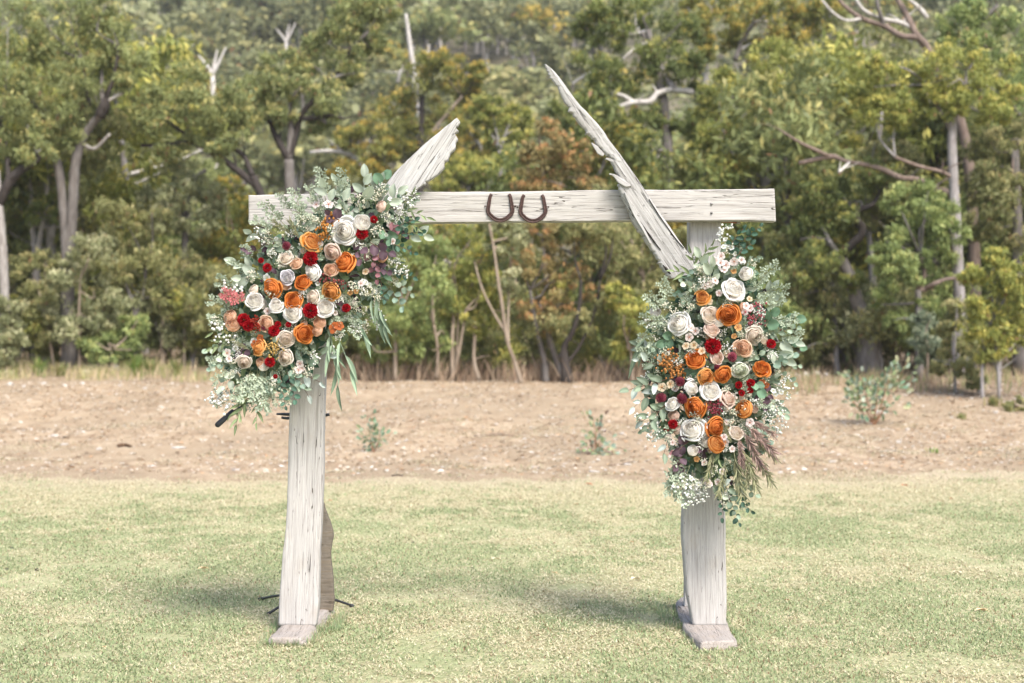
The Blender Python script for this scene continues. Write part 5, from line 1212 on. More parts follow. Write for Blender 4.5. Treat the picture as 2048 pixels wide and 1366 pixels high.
def rose(parent, col, px, py, rpx, y, kind='open', label=None):
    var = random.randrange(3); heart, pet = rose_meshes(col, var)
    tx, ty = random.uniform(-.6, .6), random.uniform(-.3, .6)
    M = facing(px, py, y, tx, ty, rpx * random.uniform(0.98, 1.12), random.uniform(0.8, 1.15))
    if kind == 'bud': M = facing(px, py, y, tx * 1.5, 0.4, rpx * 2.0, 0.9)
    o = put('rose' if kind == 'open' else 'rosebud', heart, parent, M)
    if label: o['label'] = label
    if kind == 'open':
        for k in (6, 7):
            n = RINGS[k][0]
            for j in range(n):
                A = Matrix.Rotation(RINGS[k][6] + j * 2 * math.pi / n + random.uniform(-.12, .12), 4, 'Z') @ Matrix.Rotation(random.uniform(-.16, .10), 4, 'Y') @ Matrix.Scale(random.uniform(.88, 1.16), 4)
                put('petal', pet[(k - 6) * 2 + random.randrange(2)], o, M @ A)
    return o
_cm = {}
def ruffle(parent, px, py, rpx, y, name='carnation', c0=(0.20, 0.004, 0.008), c1=(0.50, 0.014, 0.022), label=None):
    key = (name, c1)
    if key not in _cm:
        a = Acc(); r = random.Random(5)
        for k in range(64):
            el = math.acos(1 - (k + 0.5) / 64 * 0.95); az = k * 2.4; w = r.uniform(.2, .3)
            d = np.array([math.sin(el) * math.cos(az), math.sin(el) * math.sin(az), math.cos(el)]); s = np.cross(d, [r.uniform(-1, 1), r.uniform(-1, 1), r.uniform(-1, 1)]); s /= np.linalg.norm(s); nn = np.cross(d, s)
            us = np.linspace(-1, 1, 6); v = []
            for t_, f_ in ((0.35, .3), (0.75, .8), (1.0, 1.1)):
                for i, u in enumerate(us): v.append(d * (t_ + (0.06 * (-1) ** i if t_ == 1 else 0)) * (1 - .15 * r.random()) + s * u * w * f_ + nn * 0.09 * math.sin(u * 6 + k) * f_)
            q = np.stack([(np.arange(2)[:, None] * 6 + np.arange(5)[None, :]) + o for o in (0, 1, 7, 6)], -1).reshape(-1, 4)
            m = np.repeat([0.1, 0.6, 1.0], 6)[:, None] * r.uniform(.6, 1.1)
            a.add(np.array(v) * [1, 1, .75], q, None, np.array(c0) * (1 - m) + np.array(c1) * m)
        _cm[key] = mesh_np(name, np.concatenate(a.v), [np.concatenate(a.q)], [PETAL], np.concatenate(a.c), False)
    o = put(name, _cm[key], parent, facing(px, py, y, random.uniform(-.3, .3), random.uniform(-.2, .3), rpx * 1.05))
    tag(o, label, kind='stuff'); return o
def pincushion(parent, px, py, rpx, y, c0=(0.13, 0.012, 0.03), c1=(0.33, 0.085, 0.11)):
    if 'pin' not in _cm:
        a = Acc(); r = random.Random(8)
        for k in range(110):
            el = math.acos(1 - (k + 0.5) / 110 * 1.2); az = k * 2.399
            d = np.array([math.sin(el) * math.cos(az), math.sin(el) * math.sin(az), math.cos(el)]); L = r.uniform(.88, 1.05)
            s = np.cross(d, [.3, .5, .8]); s /= np.linalg.norm(s); nn = np.cross(d, s); w = .055
            v = [d * .4 + s * w * .5, d * .4 - s * w * .5, d * L - s * w, d * L + s * w, d * (L + .06) + nn * w, d * (L + .06) - nn * w]
            a.add(v, [[0, 1, 2, 3]], [[3, 2, 4], [2, 3, 5]], np.vstack([[c0] * 2, [c1] * 4]) * r.uniform(.7, 1.25))
        a.add(IV2 * .72, None, IF2, c0)
        _cm['pin'] = mesh_np('pincushion', np.concatenate(a.v), [np.concatenate(a.q), np.concatenate(a.t)], [PETAL], np.concatenate(a.c), False)
    return tag(put('scabiosa_ball', _cm['pin'], parent, facing(px, py, y, 0, 0, rpx)), kind='stuff')
def blossom(parent, px, py, rpx, y, col='wpink', petals=5):
    key = ('bl', col, petals)
    if key not in _cm:
        cc = {'wpink': ((0.66, 0.42, 0.38), (0.76, 0.68, 0.65)), 'white': ((0.62, 0.64, 0.50), (0.76, 0.76, 0.74)), 'amber': ((0.5, 0.2, 0.05), (0.68, 0.38, 0.16)), 'rust': ((0.30, 0.06, 0.02), (0.45, 0.13, 0.04)), 'cream': ((.6, .36, .14), (.74, .62, .46))}[col]
        a = Acc()
        for j in range(petals):
            p, q, t = petal_geo(0.62, .05, 1.0, 0, .25, 0, .1, 5, 4, .05, j)
            a.add(rotz(p, j * 2 * math.pi / petals), q, None, np.array(cc[0])[None] * (1 - t[:, None]) ** 2 + np.array(cc[1])[None] * (1 - (1 - t[:, None]) ** 2))
        a.add(IV * .17 + np.array([0, 0, .14]), None, IF, (0.5, 0.22, 0.12) if col != 'white' else (.5, .48, .2))
        _cm[key] = mesh_np('blossom', np.concatenate(a.v), [np.concatenate(a.q), np.concatenate(a.t)], [PETAL], np.concatenate(a.c), True)
    return put('blossom', _cm[key], parent, facing(px, py, y, random.uniform(-.6, .6), random.uniform(-.4, .6), rpx))
def beads(parent, name, pts, y, col, n, r=(1.6, 2.6), spread=9):
    a = Acc()
    for px, py in pts:
        for k in range(n):
            c = np.array(P(px + random.gauss(0, spread), py + random.gauss(0, spread), y + random.uniform(-.03, .03)))
            q = S(random.uniform(*r), y); a.add(IV * q * np.array([1, 1, 1.15]) + c, None, IF, np.array(col) * random.uniform(.65, 1.2))
    return tag(a.build(name, PETAL, parent, True, Matrix.Translation(P(*pts[0], y))), kind='stuff')

def inside(poly, x, y):
    c = False; n = len(poly)
    for i in range(n):
        (x1, y1), (x2, y2) = poly[i], poly[(i + 1) % n]
        if (y1 > y) != (y2 > y) and x < (x2 - x1) * (y - y1) / (y2 - y1) + x1: c = not c
    return c

class Garland:
    def __init__(s, label, axis, half, poly, base):
        s.axis, s.half, s.poly = axis, half, poly
        s.root = empty('flower_arrangement', base, label, 'flower arrangement')
        s.cx = sum(p[0] for p in poly) / len(poly); s.cy = sum(p[1] for p in poly) / len(poly)
    def y(s, px, py, lift=0.0):
        (x0, y0), (x1, y1) = s.axis; dx, dy = x1 - x0, y1 - y0; t = max(0, min(1, ((px - x0) * dx + (py - y0) * dy) / (dx * dx + dy * dy)))
        d = math.hypot(px - x0 - dx * t, py - y0 - dy * t) / s.half
        return YA - 0.20 - 0.15 * math.sqrt(max(0.0, 1 - min(1, d) ** 2)) - lift
    def rand(s, grow=0):
        xs = [p[0] for p in s.poly]; ys = [p[1] for p in s.poly]
        while True:
            x, y = random.uniform(min(xs), max(xs)), random.uniform(min(ys), max(ys))
            if inside(s.poly, x, y): return x, y
    def out(s, px, py):
        (x0, y0), (x1, y1) = s.axis; dx, dy = x1 - x0, y1 - y0; t = max(0, min(1, ((px - x0) * dx + (py - y0) * dy) / (dx * dx + dy * dy)))
        return math.degrees(math.atan2(-(py - y0 - dy * t), px - x0 - dx * t))
    def fill(s, n_leaf, n_fine, n_breath):
        a = Acc()
        for i in range(n_leaf):
            px, py = s.rand(); typ = random.choice(['gum', 'gum', 'sage', 'olive', 'mid', 'dark', 'mid', 'teal', 'purple', 'big'])
            kind, L, W = random.choice([('round', 16, 14), ('oval', 24, 11), ('lance', 26, 7), ('oval', 17, 10)])
            an = R(s.out(px, py) + random.gauss(0, 55)); y = s.y(px, py) + random.uniform(0.035, 0.16)
            add_leaf(a, kind, P(px, py, y), (math.cos(an), random.uniform(-.8, .1), math.sin(an)), (random.uniform(-.7, .7), -1, random.uniform(-.4, .7)), S(L, y), S(W, y), typ)
        # the wire and moss body that everything is pushed into
        for i in range(1100):
            px, py = s.rand(); px = s.cx + (px - s.cx) * 0.9; py = s.cy + (py - s.cy) * 0.93
            y = min(YA - 0.05, s.y(px, py) + random.uniform(0.11, 0.2)); an = random.random() * 6.28
            add_leaf(a, 'tiny', P(px, py, y), (math.cos(an), random.uniform(-.5, .3), math.sin(an)), (random.uniform(-.5, .5), -1, random.uniform(-.5, .5)), S(24, y), S(13, y), random.choice(['mid', 'dark', 'mid', 'gum']))
        tag(a.build('greenery', SILK, s.root), kind='stuff')
        for i in range(n_fine):
            px, py = s.rand(); an = s.out(px, py) + random.gauss(0, 45)
            spray(s.root, 'fine_green_spray', px, py, an, random.uniform(28, 48), s.y(px, py) + random.uniform(0.0, 0.06), random.choice(['fine', 'fine', 'gum', 'teal']), 9)
        for i in range(n_breath):
            px, py = s.rand(); an = s.out(px, py) + random.gauss(0, 60)
            spray(s.root, 'white_filler_spray', px, py, an, random.uniform(18, 34), s.y(px, py) - random.uniform(-0.03, 0.03), 'gum', 9, dots=random.choice(['white', 'cream', 'cream']))

GL = Garland('slanting arrangement of roses and eucalyptus hung across the beam and post beside the broken stub', ((735, 425), (505, 725)), 120,
    [(560, 468), (640, 415), (700, 378), (765, 380), (808, 400), (815, 450), (800, 490), (788, 540), (765, 590), (725, 640), (690, 668), (640, 700), (605, 755), (545, 785), (492, 785), (447, 755), (437, 700), (448, 640), (452, 600), (486, 560), (518, 500)], P(620, 600, YA - .1))
GR = Garland('upright arrangement of roses and eucalyptus tied to the post beneath the long splintered timber', ((1435, 545), (1428, 930)), 125,
    [(1388, 535), (1440, 500), (1495, 525), (1525, 575), (1540, 640), (1565, 680), (1552, 740), (1546, 800), (1536, 850), (1515, 905), (1485, 950), (1462, 990), (1405, 975), (1360, 930), (1348, 880), (1312, 850), (1290, 790), (1288, 720), (1298, 660), (1312, 625), (1350, 595)], P(1430, 750, YA - .1))
random.seed(21)
for G, fl in ((GL, (470, 50, 125)), (GR, (520, 52, 130))): G.fill(*fl)

# every rose in its place: (colour, px, py, radius px, kind)
for G, L in ((GL, [('white', 691, 462, 24, 0), ('white', 509, 602, 18, 0), ('white', 627, 546, 17, 0), ('lavwhite', 574, 554, 13, 0), ('white', 552, 612, 14, 0), ('white', 586, 626, 19, 0), ('white', 651, 615, 18, 0), ('cream', 627, 595, 14, 0),
        ('cream', 573, 518, 14, 0), ('white', 723, 447, 12, 1), ('cream', 488, 724, 14, 0), ('cream', 572, 678, 15, 0), ('cream', 571, 714, 15, 0), ('blush', 666, 504, 16, 0), ('peach', 662, 540, 14, 0), ('peach', 594, 528, 13, 0), ('peach', 463, 635, 10, 1), ('peach', 467, 650, 11, 1),
        ('peach', 532, 647, 15, 0), ('peach', 640, 647, 9, 1), ('peach', 639, 662, 9, 1), ('amber', 623, 486, 20, 0), ('orange', 691, 527, 20, 0), ('orange', 548, 576, 20, 0), ('orange', 607, 565, 18, 0), ('amber', 663, 583, 16, 0), ('orange', 588, 601, 16, 0), ('orange', 607, 667, 20, 0), ('amber', 520, 697, 16, 0)]),
     (GR, [('white', 1466, 580, 24, 0), ('white', 1359, 648, 22, 0), ('cream', 1508, 671, 18, 0), ('white', 1386, 861, 23, 0), ('white', 1421, 785, 18, 0), ('white', 1381, 776, 16, 0), ('white', 1345, 808, 14, 0), ('white', 1494, 549, 10, 1), ('greenwhite', 1479, 740, 15, 0), ('white', 1384, 902, 8, 1), ('white', 1310, 625, 8, 1), ('blush', 1434, 716, 14, 0),
        ('cream', 1418, 631, 16, 0), ('blush', 1421, 661, 16, 0), ('peach', 1486, 696, 16, 0), ('blush', 1455, 798, 16, 0), ('cream', 1471, 867, 15, 0), ('amber', 1405, 595, 13, 0), ('orange', 1456, 628, 20, 0), ('orange', 1392, 720, 19, 0), ('amber', 1411, 753, 16, 0), ('orange', 1445, 749, 15, 0), ('orange', 1523, 738, 16, 0), ('orange', 1392, 815, 19, 0), ('orange', 1430, 853, 19, 0), ('amber', 1430, 890, 13, 1), ('amber', 1491, 820, 13, 1)])):
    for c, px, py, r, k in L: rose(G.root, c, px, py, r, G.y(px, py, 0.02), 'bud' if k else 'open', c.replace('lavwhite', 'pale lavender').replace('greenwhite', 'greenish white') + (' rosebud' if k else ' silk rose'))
RED = 'deep red ruffled flower'
for px, py, r in [(622, 517, 16), (724, 467, 13), (748, 439, 8), (535, 536, 10), (522, 521, 6), (488, 640, 14), (497, 652, 12), (621, 621, 16), (548, 662, 12), (556, 649, 7), (577, 649, 6), (540, 724, 11), (693, 616, 9), (551, 753, 5)]: ruffle(GL.root, px, py, r, GL.y(px, py, .03), label=RED)
for px, py, r in [(1426, 692, 17), (1542, 688, 10), (1477, 770, 8), (1501, 766, 9), (1500, 781, 7), (1483, 786, 7), (1346, 848, 10), (1333, 858, 6)]: ruffle(GR.root, px, py, r, GR.y(px, py, .03), label=RED)
for px, py, r in [(573, 492, 9), (528, 655, 6)]: pincushion(GL.root, px, py, r, GL.y(px, py, .03))
for px, py, r in [(1322, 796, 11), (1364, 797, 11), (1464, 714, 10), (1434, 734, 7), (1360, 763, 10)]: pincushion(GR.root, px, py, r, GR.y(px, py, .03))
for px, py, r, c in [(633, 409, 9, 'wpink'), (657, 409, 10, 'wpink'), (534, 556, 9, 'white'), (544, 568, 8, 'white'), (455, 706, 9, 'wpink'), (458, 718, 7, 'wpink'), (668, 656, 12, 'rust'), (678, 652, 10, 'rust'), (510, 688, 9, 'rust'), (521, 676, 8, 'rust'), (600, 727, 8, 'wpink'), (597, 740, 8, 'wpink'), (604, 737, 6, 'wpink'), (786, 483, 7, 'wpink'), (722, 567, 7, 'wpink'), (700, 585, 6, 'amber'), (712, 582, 6, 'amber')]: blossom(GL.root, px, py, r, GL.y(px, py, .03), c)
for k in range(16):
    px, py = random.choice([(540, 480), (765, 480), (640, 560), (560, 600), (800, 395), (816, 388), (720, 560), (440, 790), (460, 765), (530, 610)]); px += random.gauss(0, 9); py += random.gauss(0, 8); blossom(GL.root, px, py, random.uniform(4, 6), GL.y(px, py, .02), 'white')
for px, py, r, c in [(1430, 522, 9, 'wpink'), (1442, 512, 8, 'wpink'), (1441, 526, 9, 'wpink'), (1452, 530, 9, 'wpink'), (1449, 540, 7, 'wpink'), (1468, 523, 9, 'wpink'), (1483, 520, 7, 'wpink'), (1420, 568, 8, 'wpink'), (1430, 562, 8, 'wpink'), (1411, 572, 7, 'wpink'), (1438, 586, 7, 'wpink'), (1492, 612, 8, 'wpink'), (1500, 616, 8, 'wpink'), (1490, 624, 7, 'wpink'), (1381, 655, 9, 'wpink'), (1391, 662, 8, 'wpink'), (1378, 674, 9, 'wpink'),
          (1476, 655, 8, 'amber'), (1468, 672, 6, 'amber'), (1372, 692, 8, 'cream'), (1388, 690, 8, 'cream'), (1404, 702, 8, 'cream'), (1324, 775, 10, 'cream'), (1340, 768, 9, 'cream'), (1500, 845, 9, 'wpink'), (1524, 764, 7, 'rust'), (1532, 770, 7, 'rust'), (1448, 874, 7, 'wpink'), (1452, 884, 7, 'wpink'), (1464, 898, 7, 'wpink'), (1415, 965, 8, 'wpink'), (1420, 968, 6, 'wpink'), (1436, 964, 7, 'wpink'), (1408, 925, 7, 'wpink'), (1445, 943, 7, 'wpink'), (1337, 874, 7, 'wpink'), (1345, 885, 6, 'wpink')]: blossom(GR.root, px, py, r, GR.y(px, py, .03), c)
for k in range(20):
    px, py = random.choice([(1444, 500), (1450, 485), (1440, 465), (1310, 850), (1320, 835), (1540, 800), (1560, 790), (1380, 985), (1390, 960), (1480, 520), (1530, 690), (1570, 640)]); px += random.gauss(0, 8); py += random.gauss(0, 8); blossom(GR.root, px, py, random.uniform(4, 6), GR.y(px, py, .02), 'white')
beads(GL.root, 'amber_berry_cluster', [(645, 470), (652, 455), (656, 440)], GL.y(650, 455, .03), (0.58, 0.27, 0.07), 34, (1.6, 2.8), 7)
beads(GL.root, 'golden_bead_cluster', [(550, 690), (557, 700), (545, 705)], GL.y(550, 695, .03), (0.62, 0.44, 0.16), 26, (1.4, 2.4), 7)
beads(GL.root, 'burgundy_bead_cluster', [(660, 560), (680, 570), (650, 555)], GL.y(665, 565, .02), (0.34, 0.10, 0.09), 22, (1.4, 2.4), 7)
beads(GL.root, 'red_bead_cluster', [(512, 640), (514, 655)], GL.y(512, 650, .03), (0.38, 0.05, 0.03), 30, (1.4, 2.4), 6)
beads(GR.root, 'amber_berry_cluster', [(1328, 722), (1338, 735), (1348, 742), (1360, 742), (1342, 712)], GR.y(1345, 735, .03), (0.56, 0.27, 0.09), 36, (1.6, 2.8), 8)
beads(GR.root, 'burgundy_bead_cluster', [(1426, 812), (1434, 822), (1440, 808)], GR.y(1430, 815, .02), (0.32, 0.07, 0.09), 34, (1.4, 2.4), 7)
beads(GR.root, 'burgundy_bead_cluster', [(1498, 634), (1510, 640), (1518, 615)], GR.y(1505, 630, .02), (0.42, 0.11, 0.13), 26, (1.4, 2.4), 8)
beads(GR.root, 'red_berry', [(1564.5, 663)], GR.y(1565, 663, .06), (0.55, 0.02, 0.02), 1, (5.4, 5.5), 0.1)

GLs = [('sage', 690, 412, 105, 56), ('sage', 728, 408, 92, 58), ('sage', 752, 402, 70, 48), ('sage', 664, 412, 112, 44), ('sage', 770, 412, 40, 40), ('big', 752, 385, 55, 36), ('lance', 790, 402, 25, 50), ('lance', 795, 418, -8, 62), ('lance', 785, 425, -25, 58), ('dark', 782, 470, 6, 66), ('dark', 786, 458, 28, 52), ('sage', 815, 470, 2, 36), ('dark', 775, 485, -15, 60),
       ('gum', 788, 560, -30, 46), ('teal', 780, 575, -55, 46), ('dark', 786, 545, -8, 44), ('long', 748, 582, -72, 60), ('long', 738, 590, -60, 40), ('long', 672, 668, -62, 70), ('long', 662, 672, -80, 84), ('long', 655, 660, -70, 50), ('long', 700, 620, -48, 44), ('gum', 715, 450, 80, 40), ('big', 765, 455, -60, 28), ('gum', 700, 440, 120, 44),
       ('sage', 540, 478, 165, 42), ('sage', 512, 538, 158, 44), ('sage', 520, 552, 190, 40), ('gum', 505, 560, 200, 44), ('lance', 468, 655, 185, 44), ('lance', 470, 668, 205, 50), ('lance', 475, 640, 165, 40), ('gum', 460, 690, 185, 46), ('teal', 462, 720, 200, 44), ('sage', 478, 738, 235, 48), ('gum', 466, 705, 215, 46),
       ('lance', 508, 775, -120, 64), ('lance', 500, 785, -130, 50), ('lance', 520, 785, -100, 56), ('lance', 488, 790, -105, 56), ('dark', 560, 752, -78, 62), ('dark', 575, 745, -70, 56), ('teal', 583, 735, -60, 40), ('olive', 600, 745, -25, 50), ('olive', 590, 755, -45, 48), ('olive', 615, 710, 10, 46), ('purple', 740, 485, -30, 46), ('purple', 722, 480, -90, 40), ('mauve', 735, 500, -60, 40), ('purple', 745, 520, -40, 40), ('mauve', 748, 530, -80, 32), ('mauve', 780, 470, 60, 18), ('purple', 680, 442, 140, 26), ('purple', 655, 600, -20, 32), ('purple', 520, 502, 175, 30), ('purple', 470, 700, -10, 22), ('dark', 760, 560, -70, 40), ('gum', 640, 510, 170, 22)]
GRs = [('dark', 1452, 505, 62, 62), ('dark', 1462, 500, 38, 78), ('dark', 1465, 520, 48, 52), ('dark', 1452, 985, -62, 64), ('dark', 1460, 975, -50, 62), ('dark', 1444, 985, -88, 50), ('gum', 1470, 960, -30, 50), ('gum', 1450, 965, -75, 66), ('olive', 1420, 965, -20, 40), ('sage', 1412, 560, 112, 52), ('sage', 1420, 572, 85, 40), ('gum', 1395, 590, 130, 46), ('teal', 1385, 610, 150, 40),
       ('sage', 1532, 605, 62, 34), ('big', 1545, 650, 18, 52), ('big', 1556, 690, -4, 48), ('big', 1530, 655, 60, 30), ('gum', 1535, 668, 12, 62), ('sage', 1550, 685, 6, 44), ('gum', 1545, 715, -10, 54), ('teal', 1540, 728, 20, 50), ('gum', 1550, 740, -35, 46), ('sage', 1540, 700, -30, 34),
       ('olive', 1330, 735, 160, 60), ('olive', 1322, 765, 186, 72), ('olive', 1335, 758, 198, 60), ('olive', 1318, 780, 205, 64), ('olive', 1338, 800, 228, 70), ('olive', 1330, 812, 215, 56), ('long', 1300, 660, 225, 38), ('long', 1306, 672, 260, 42), ('teal', 1318, 715, 150, 36), ('big', 1350, 668, 220, 26), ('gum', 1340, 700, 170, 44), ('gum', 1320, 840, 205, 44), ('olive', 1345, 850, 250, 60),
       ('lance', 1390, 535, 105, 36), ('lance', 1400, 520, 55, 42), ('lance', 1385, 550, 160, 42), ('gum', 1530, 790, -50, 54), ('olive', 1530, 800, -25, 34), ('gum', 1522, 835, -70, 58), ('teal', 1515, 850, -50, 40), ('purple', 1380, 882, -150, 30), ('purple', 1372, 900, -130, 36), ('purple', 1364, 915, -110, 34), ('purple', 1395, 885, -60, 20), ('mauve', 1366, 905, 180, 22), ('purple', 1515, 772, -30, 30), ('purple', 1520, 785, -70, 26), ('big', 1372, 770, 60, 24), ('gum', 1468, 720, 60, 30), ('gum', 1490, 720, 20, 34), ('lance', 1440, 900, -100, 50), ('big', 1500, 760, -40, 26), ('olive', 1300, 700, 150, 30)]
for typ, px, py, an, L in GLs: leafy(GL.root, typ, px, py, an, L, GL.y(px, py, random.uniform(-0.03, 0.01)))
for typ, px, py, an, L in GRs: leafy(GR.root, typ, px, py, an, L, GR.y(px, py, random.uniform(-0.03, 0.01)))
for G, L in ((GL, [(505, 545, 150, 48), (490, 590, 152, 66), (478, 620, 168, 62), (470, 640, 190, 54), (610, 440, 118, 62), (575, 455, 135, 66), (556, 470, 158, 58), (690, 395, 100, 54), (652, 402, 105, 62), (628, 420, 112, 50), (525, 730, -108, 84), (545, 740, -92, 84), (505, 745, -118, 66), (565, 745, -75, 60), (460, 715, 200, 46), (590, 430, 125, 50), (640, 440, 100, 50), (672, 410, 80, 50), (470, 740, 215, 50), (690, 640, -40, 50), (680, 620, -25, 44), (600, 455, 95, 40), (620, 440, 150, 40), (535, 735, -100, 70), (515, 735, -95, 60)]),
              (GR, [(1508, 568, 42, 58), (1515, 588, 22, 58), (1505, 585, 60, 40), (1340, 625, 150, 60), (1345, 610, 125, 58), (1330, 650, 165, 58), (1322, 680, 175, 50), (1360, 915, -96, 80), (1370, 930, -100, 76), (1358, 890, -104, 74), (1352, 925, -88, 60), (1535, 650, 20, 60), (1545, 675, 8, 56), (1525, 620, 40, 50), (1320, 700, 190, 50), (1500, 600, 10, 50), (1345, 640, 185, 50), (1385, 940, -95, 50), (1530, 640, -5, 50)])):
    for px, py, an, L_ in L: spray(G.root, 'fine_green_spray', px, py, an, L_, G.y(px, py, -.02), 'fine', 13)
for G, L in ((GL, [(480, 775, -128, 60), (462, 765, -118, 52), (545, 485, 158, 42), (735, 615, -42, 44), (800, 400, 25, 36), (770, 425, 28, 60), (490, 660, 190, 60), (450, 760, -110, 50), (780, 530, -20, 40), (500, 600, 160, 60), (650, 690, -40, 36)]),
              (GR, [(1330, 830, 205, 58), (1335, 850, 222, 50), (1388, 955, -100, 56), (1540, 770, -15, 44), (1530, 800, -35, 46), (1535, 820, -45, 50), (1445, 500, 95, 50), (1330, 640, 200, 40), (1400, 960, -80, 44), (1380, 930, -110, 60), (1550, 760, 10, 30)])):
    for px, py, an, L_ in L: spray(G.root, 'white_filler_spray', px, py, an, L_, G.y(px, py, 0), 'gum', 9, dots='white')
for G, L in ((GR, [(1478, 890, -66, 92), (1496, 895, -52, 84), (1468, 905, -80, 88), (1450, 920, -92, 70), (1505, 880, -38, 62), (1485, 900, -75, 70), (1425, 900, -96, 60), (1440, 830, -60, 50)]), (GL, [(590, 470, 150, 50), (600, 480, 120, 44), (500, 700, 160, 40), (560, 700, 100, 30)])):
    for px, py, an, L_ in L: spray(G.root, 'grassy_spray', px, py, an, L_, G.y(px, py, .02), 'fern', 8, size=9, needle=1)
for G, L in ((GR, [(1490, 850, -42, 80), (1485, 860, -58, 80), (1500, 840, -30, 56), (1475, 870, -70, 60)]),):
    for px, py, an, L_ in L: spray(G.root, 'dusky_pink_plume', px, py, an, L_, G.y(px, py, .03), (0.40, 0.28, 0.24), 10, size=9, needle=1)
for px, py, an, L_ in [(505, 610, 168, 62), (500, 600, 175, 50), (495, 605, 160, 56)]: spray(GL.root, 'pink_green_spray', px, py, an, L_, GL.y(px, py, .03), 'pink', 11, size=5)

# little roses and blossoms tucked into the gaps between the large ones
for G, n_ in ((GL, 34), (GR, 40)):
    k = 0
    while k < n_:
        px, py = G.rand(); px = G.cx + (px - G.cx) * .88; py = G.cy + (py - G.cy) * .9
        y = G.y(px, py, -.01)
        if k % 3: blossom(G.root, px, py, random.uniform(5, 8), y, random.choice(['wpink', 'wpink', 'cream', 'white', 'amber']))
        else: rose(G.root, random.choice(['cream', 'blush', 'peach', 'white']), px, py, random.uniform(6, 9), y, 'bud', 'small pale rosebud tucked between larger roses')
        k += 1

# ------------------------------------------------------------------ saplings, rocks, sticks and leaves on the ground
random.seed(5)
def sapling(px, py, hpx, label, stems, leafpx, cols, n, low=False):
    b = on_ground(px, py); y = b.y; r = empty('eucalypt_sapling', b, label, 'sapling')
    tops = []
    for dx, dz, w in stems:
        top = b + Vector((S(dx, y), random.uniform(-.15, .15), S(dz, y))); mid = b.lerp(top, 0.5) + Vector((random.uniform(-.03, .03), 0, 0))
        a = Acc(); tube(a, [b - Vector((0, 0, .02)), mid, top], [S(w, y), S(w * .7, y), S(w * .3, y)], 6, (0.30, 0.17, 0.10), 5, .1); a.build('stem', BARK, r); tops.append((mid, top))
    for k in range(n):
        mid, top = random.choice(tops); t = random.uniform(-0.1, 1.0) if not low else random.uniform(-.6, 1)
        p = mid.lerp(top, t) + Vector((random.gauss(0, 1), random.gauss(0, 1), random.gauss(0, .6))) * S(hpx * (.10 if not low else .13), y); p.z = max(p.z, b.z + .02)
        d = p - mid; d += Vector((random.gauss(0, .05), random.gauss(0, .05), -.03))
        if d.length < 1e-3: continue
        L = S(leafpx, y) * random.uniform(.7, 1.25)
        obj_leaf(r, random.choice(['oval', 'round']), p, d, (random.uniform(-.6, .6), -1, random.uniform(.1, .9)), L, L * .55, random.choice(cols))
sapling(746, 905, 85, 'small grey green eucalypt seedling on the bare bank nearer the post with the microphone stand', [(-4, 52, 2), (-14, 28, 1.5), (14, 40, 1.5), (-10, 70, 1)], 9, ['gum', 'olive', 'mid', 'big', 'lance'], 95)
sapling(1193, 908, 85, 'straggly eucalypt seedling with withered lower leaves beside the standing bouquet', [(-2, 60, 1.6), (6, 30, 2), (-22, 14, 1.5), (26, 14, 1.5), (-8, 82, 1)], 10, ['lance', 'olive', 'fern', 'teal', 'mid', 'brown'], 110, True)
sapling(1749, 850, 150, 'waist high young eucalypt with one thin red stem and wide pale leafy arms', [(2, 70, 2.6), (-50, 108, 1.6), (40, 118, 1.6), (-66, 66, 1.3), (50, 80, 1.3), (-30, 96, 1.2), (62, 128, 1.2), (10, 90, 1.5)], 12, ['lance', 'sage', 'olive', 'lance', 'fern', 'mid', 'big'], 230)

ROCK = mat_plain('pale_rock', (0.47, 0.43, 0.385), 0.9, 0.15, 0.25, 9, 0, 0.6, 0.02)
def rock(px, py, wpx, hpx, label, grp=None):
    b = on_ground(px, py); y = b.y; s = np.array([S(wpx, y) / 2, S(wpx, y) / 2.4, S(hpx, y) * .75])
    r = np.random.default_rng(int(px * 7 + py)); v = IV2.copy(); 
    for k in range(7):
        n = r.normal(size=3); n /= np.linalg.norm(n); d = v @ n; c = .62 + .25 * r.random(); m = d > c; v[m] -= np.outer(d[m] - c, n)
    v = v * (1 + .06 * r.normal(size=(len(v), 1))) * s
    a = Acc(); a.add(v, None, IF2); o = put('rock', mesh_np('rock', v, [IF2], [ROCK], None, False), None, Matrix.Translation(b + Vector((0, 0, s[2] * .3))) @ Matrix.Rotation(r.random() * 6, 4, 'Z'))
    return tag(o, label, 'rock', grp)
for k, (px, py, w, h) in enumerate([(1574, 752, 22, 8), (1594, 753, 18, 7), (1612, 751, 20, 9), (1632, 750, 22, 9), (1652, 751, 16, 8), (1670, 748, 22, 11), (1684, 749, 12, 8), (1645, 757, 12, 5), (1602, 757, 10, 4)]): rock(px, py, w, h, 'pale grey rock in the low row on the bank crest beyond the standing bouquet', 'rocks lined up on the bank crest')
rock(1758, 828, 14, 9, 'small white stone beside the thin red stem of the young eucalypt'); rock(1827, 750, 16, 8, 'flat pale rock beneath the blue green shrub'); rock(1992, 826, 11, 6, 'lone white pebble sized rock in the dark litter under the yellow shrub')
rock(192, 740, 40, 16, 'broad grey rock between the grass tufts at the foot of the wood'); rock(228, 742, 24, 18, 'darker upright rock next to the broad grey one'); rock(172, 748, 22, 9, 'small pale rock on the outer side of the broad grey one')
for k, (px, py, w, h) in enumerate([(20, 770, 14, 6), (48, 774, 10, 4), (88, 768, 12, 5), (130, 772, 10, 5), (165, 768, 12, 5), (240, 772, 9, 4), (290, 778, 12, 4), (345, 768, 9, 4), (395, 774, 10, 4), (325, 779, 8, 3)]): rock(px, py, w, h, 'small pale stone scattered along the bank crest below the grass tufts', 'stones along the bank crest')
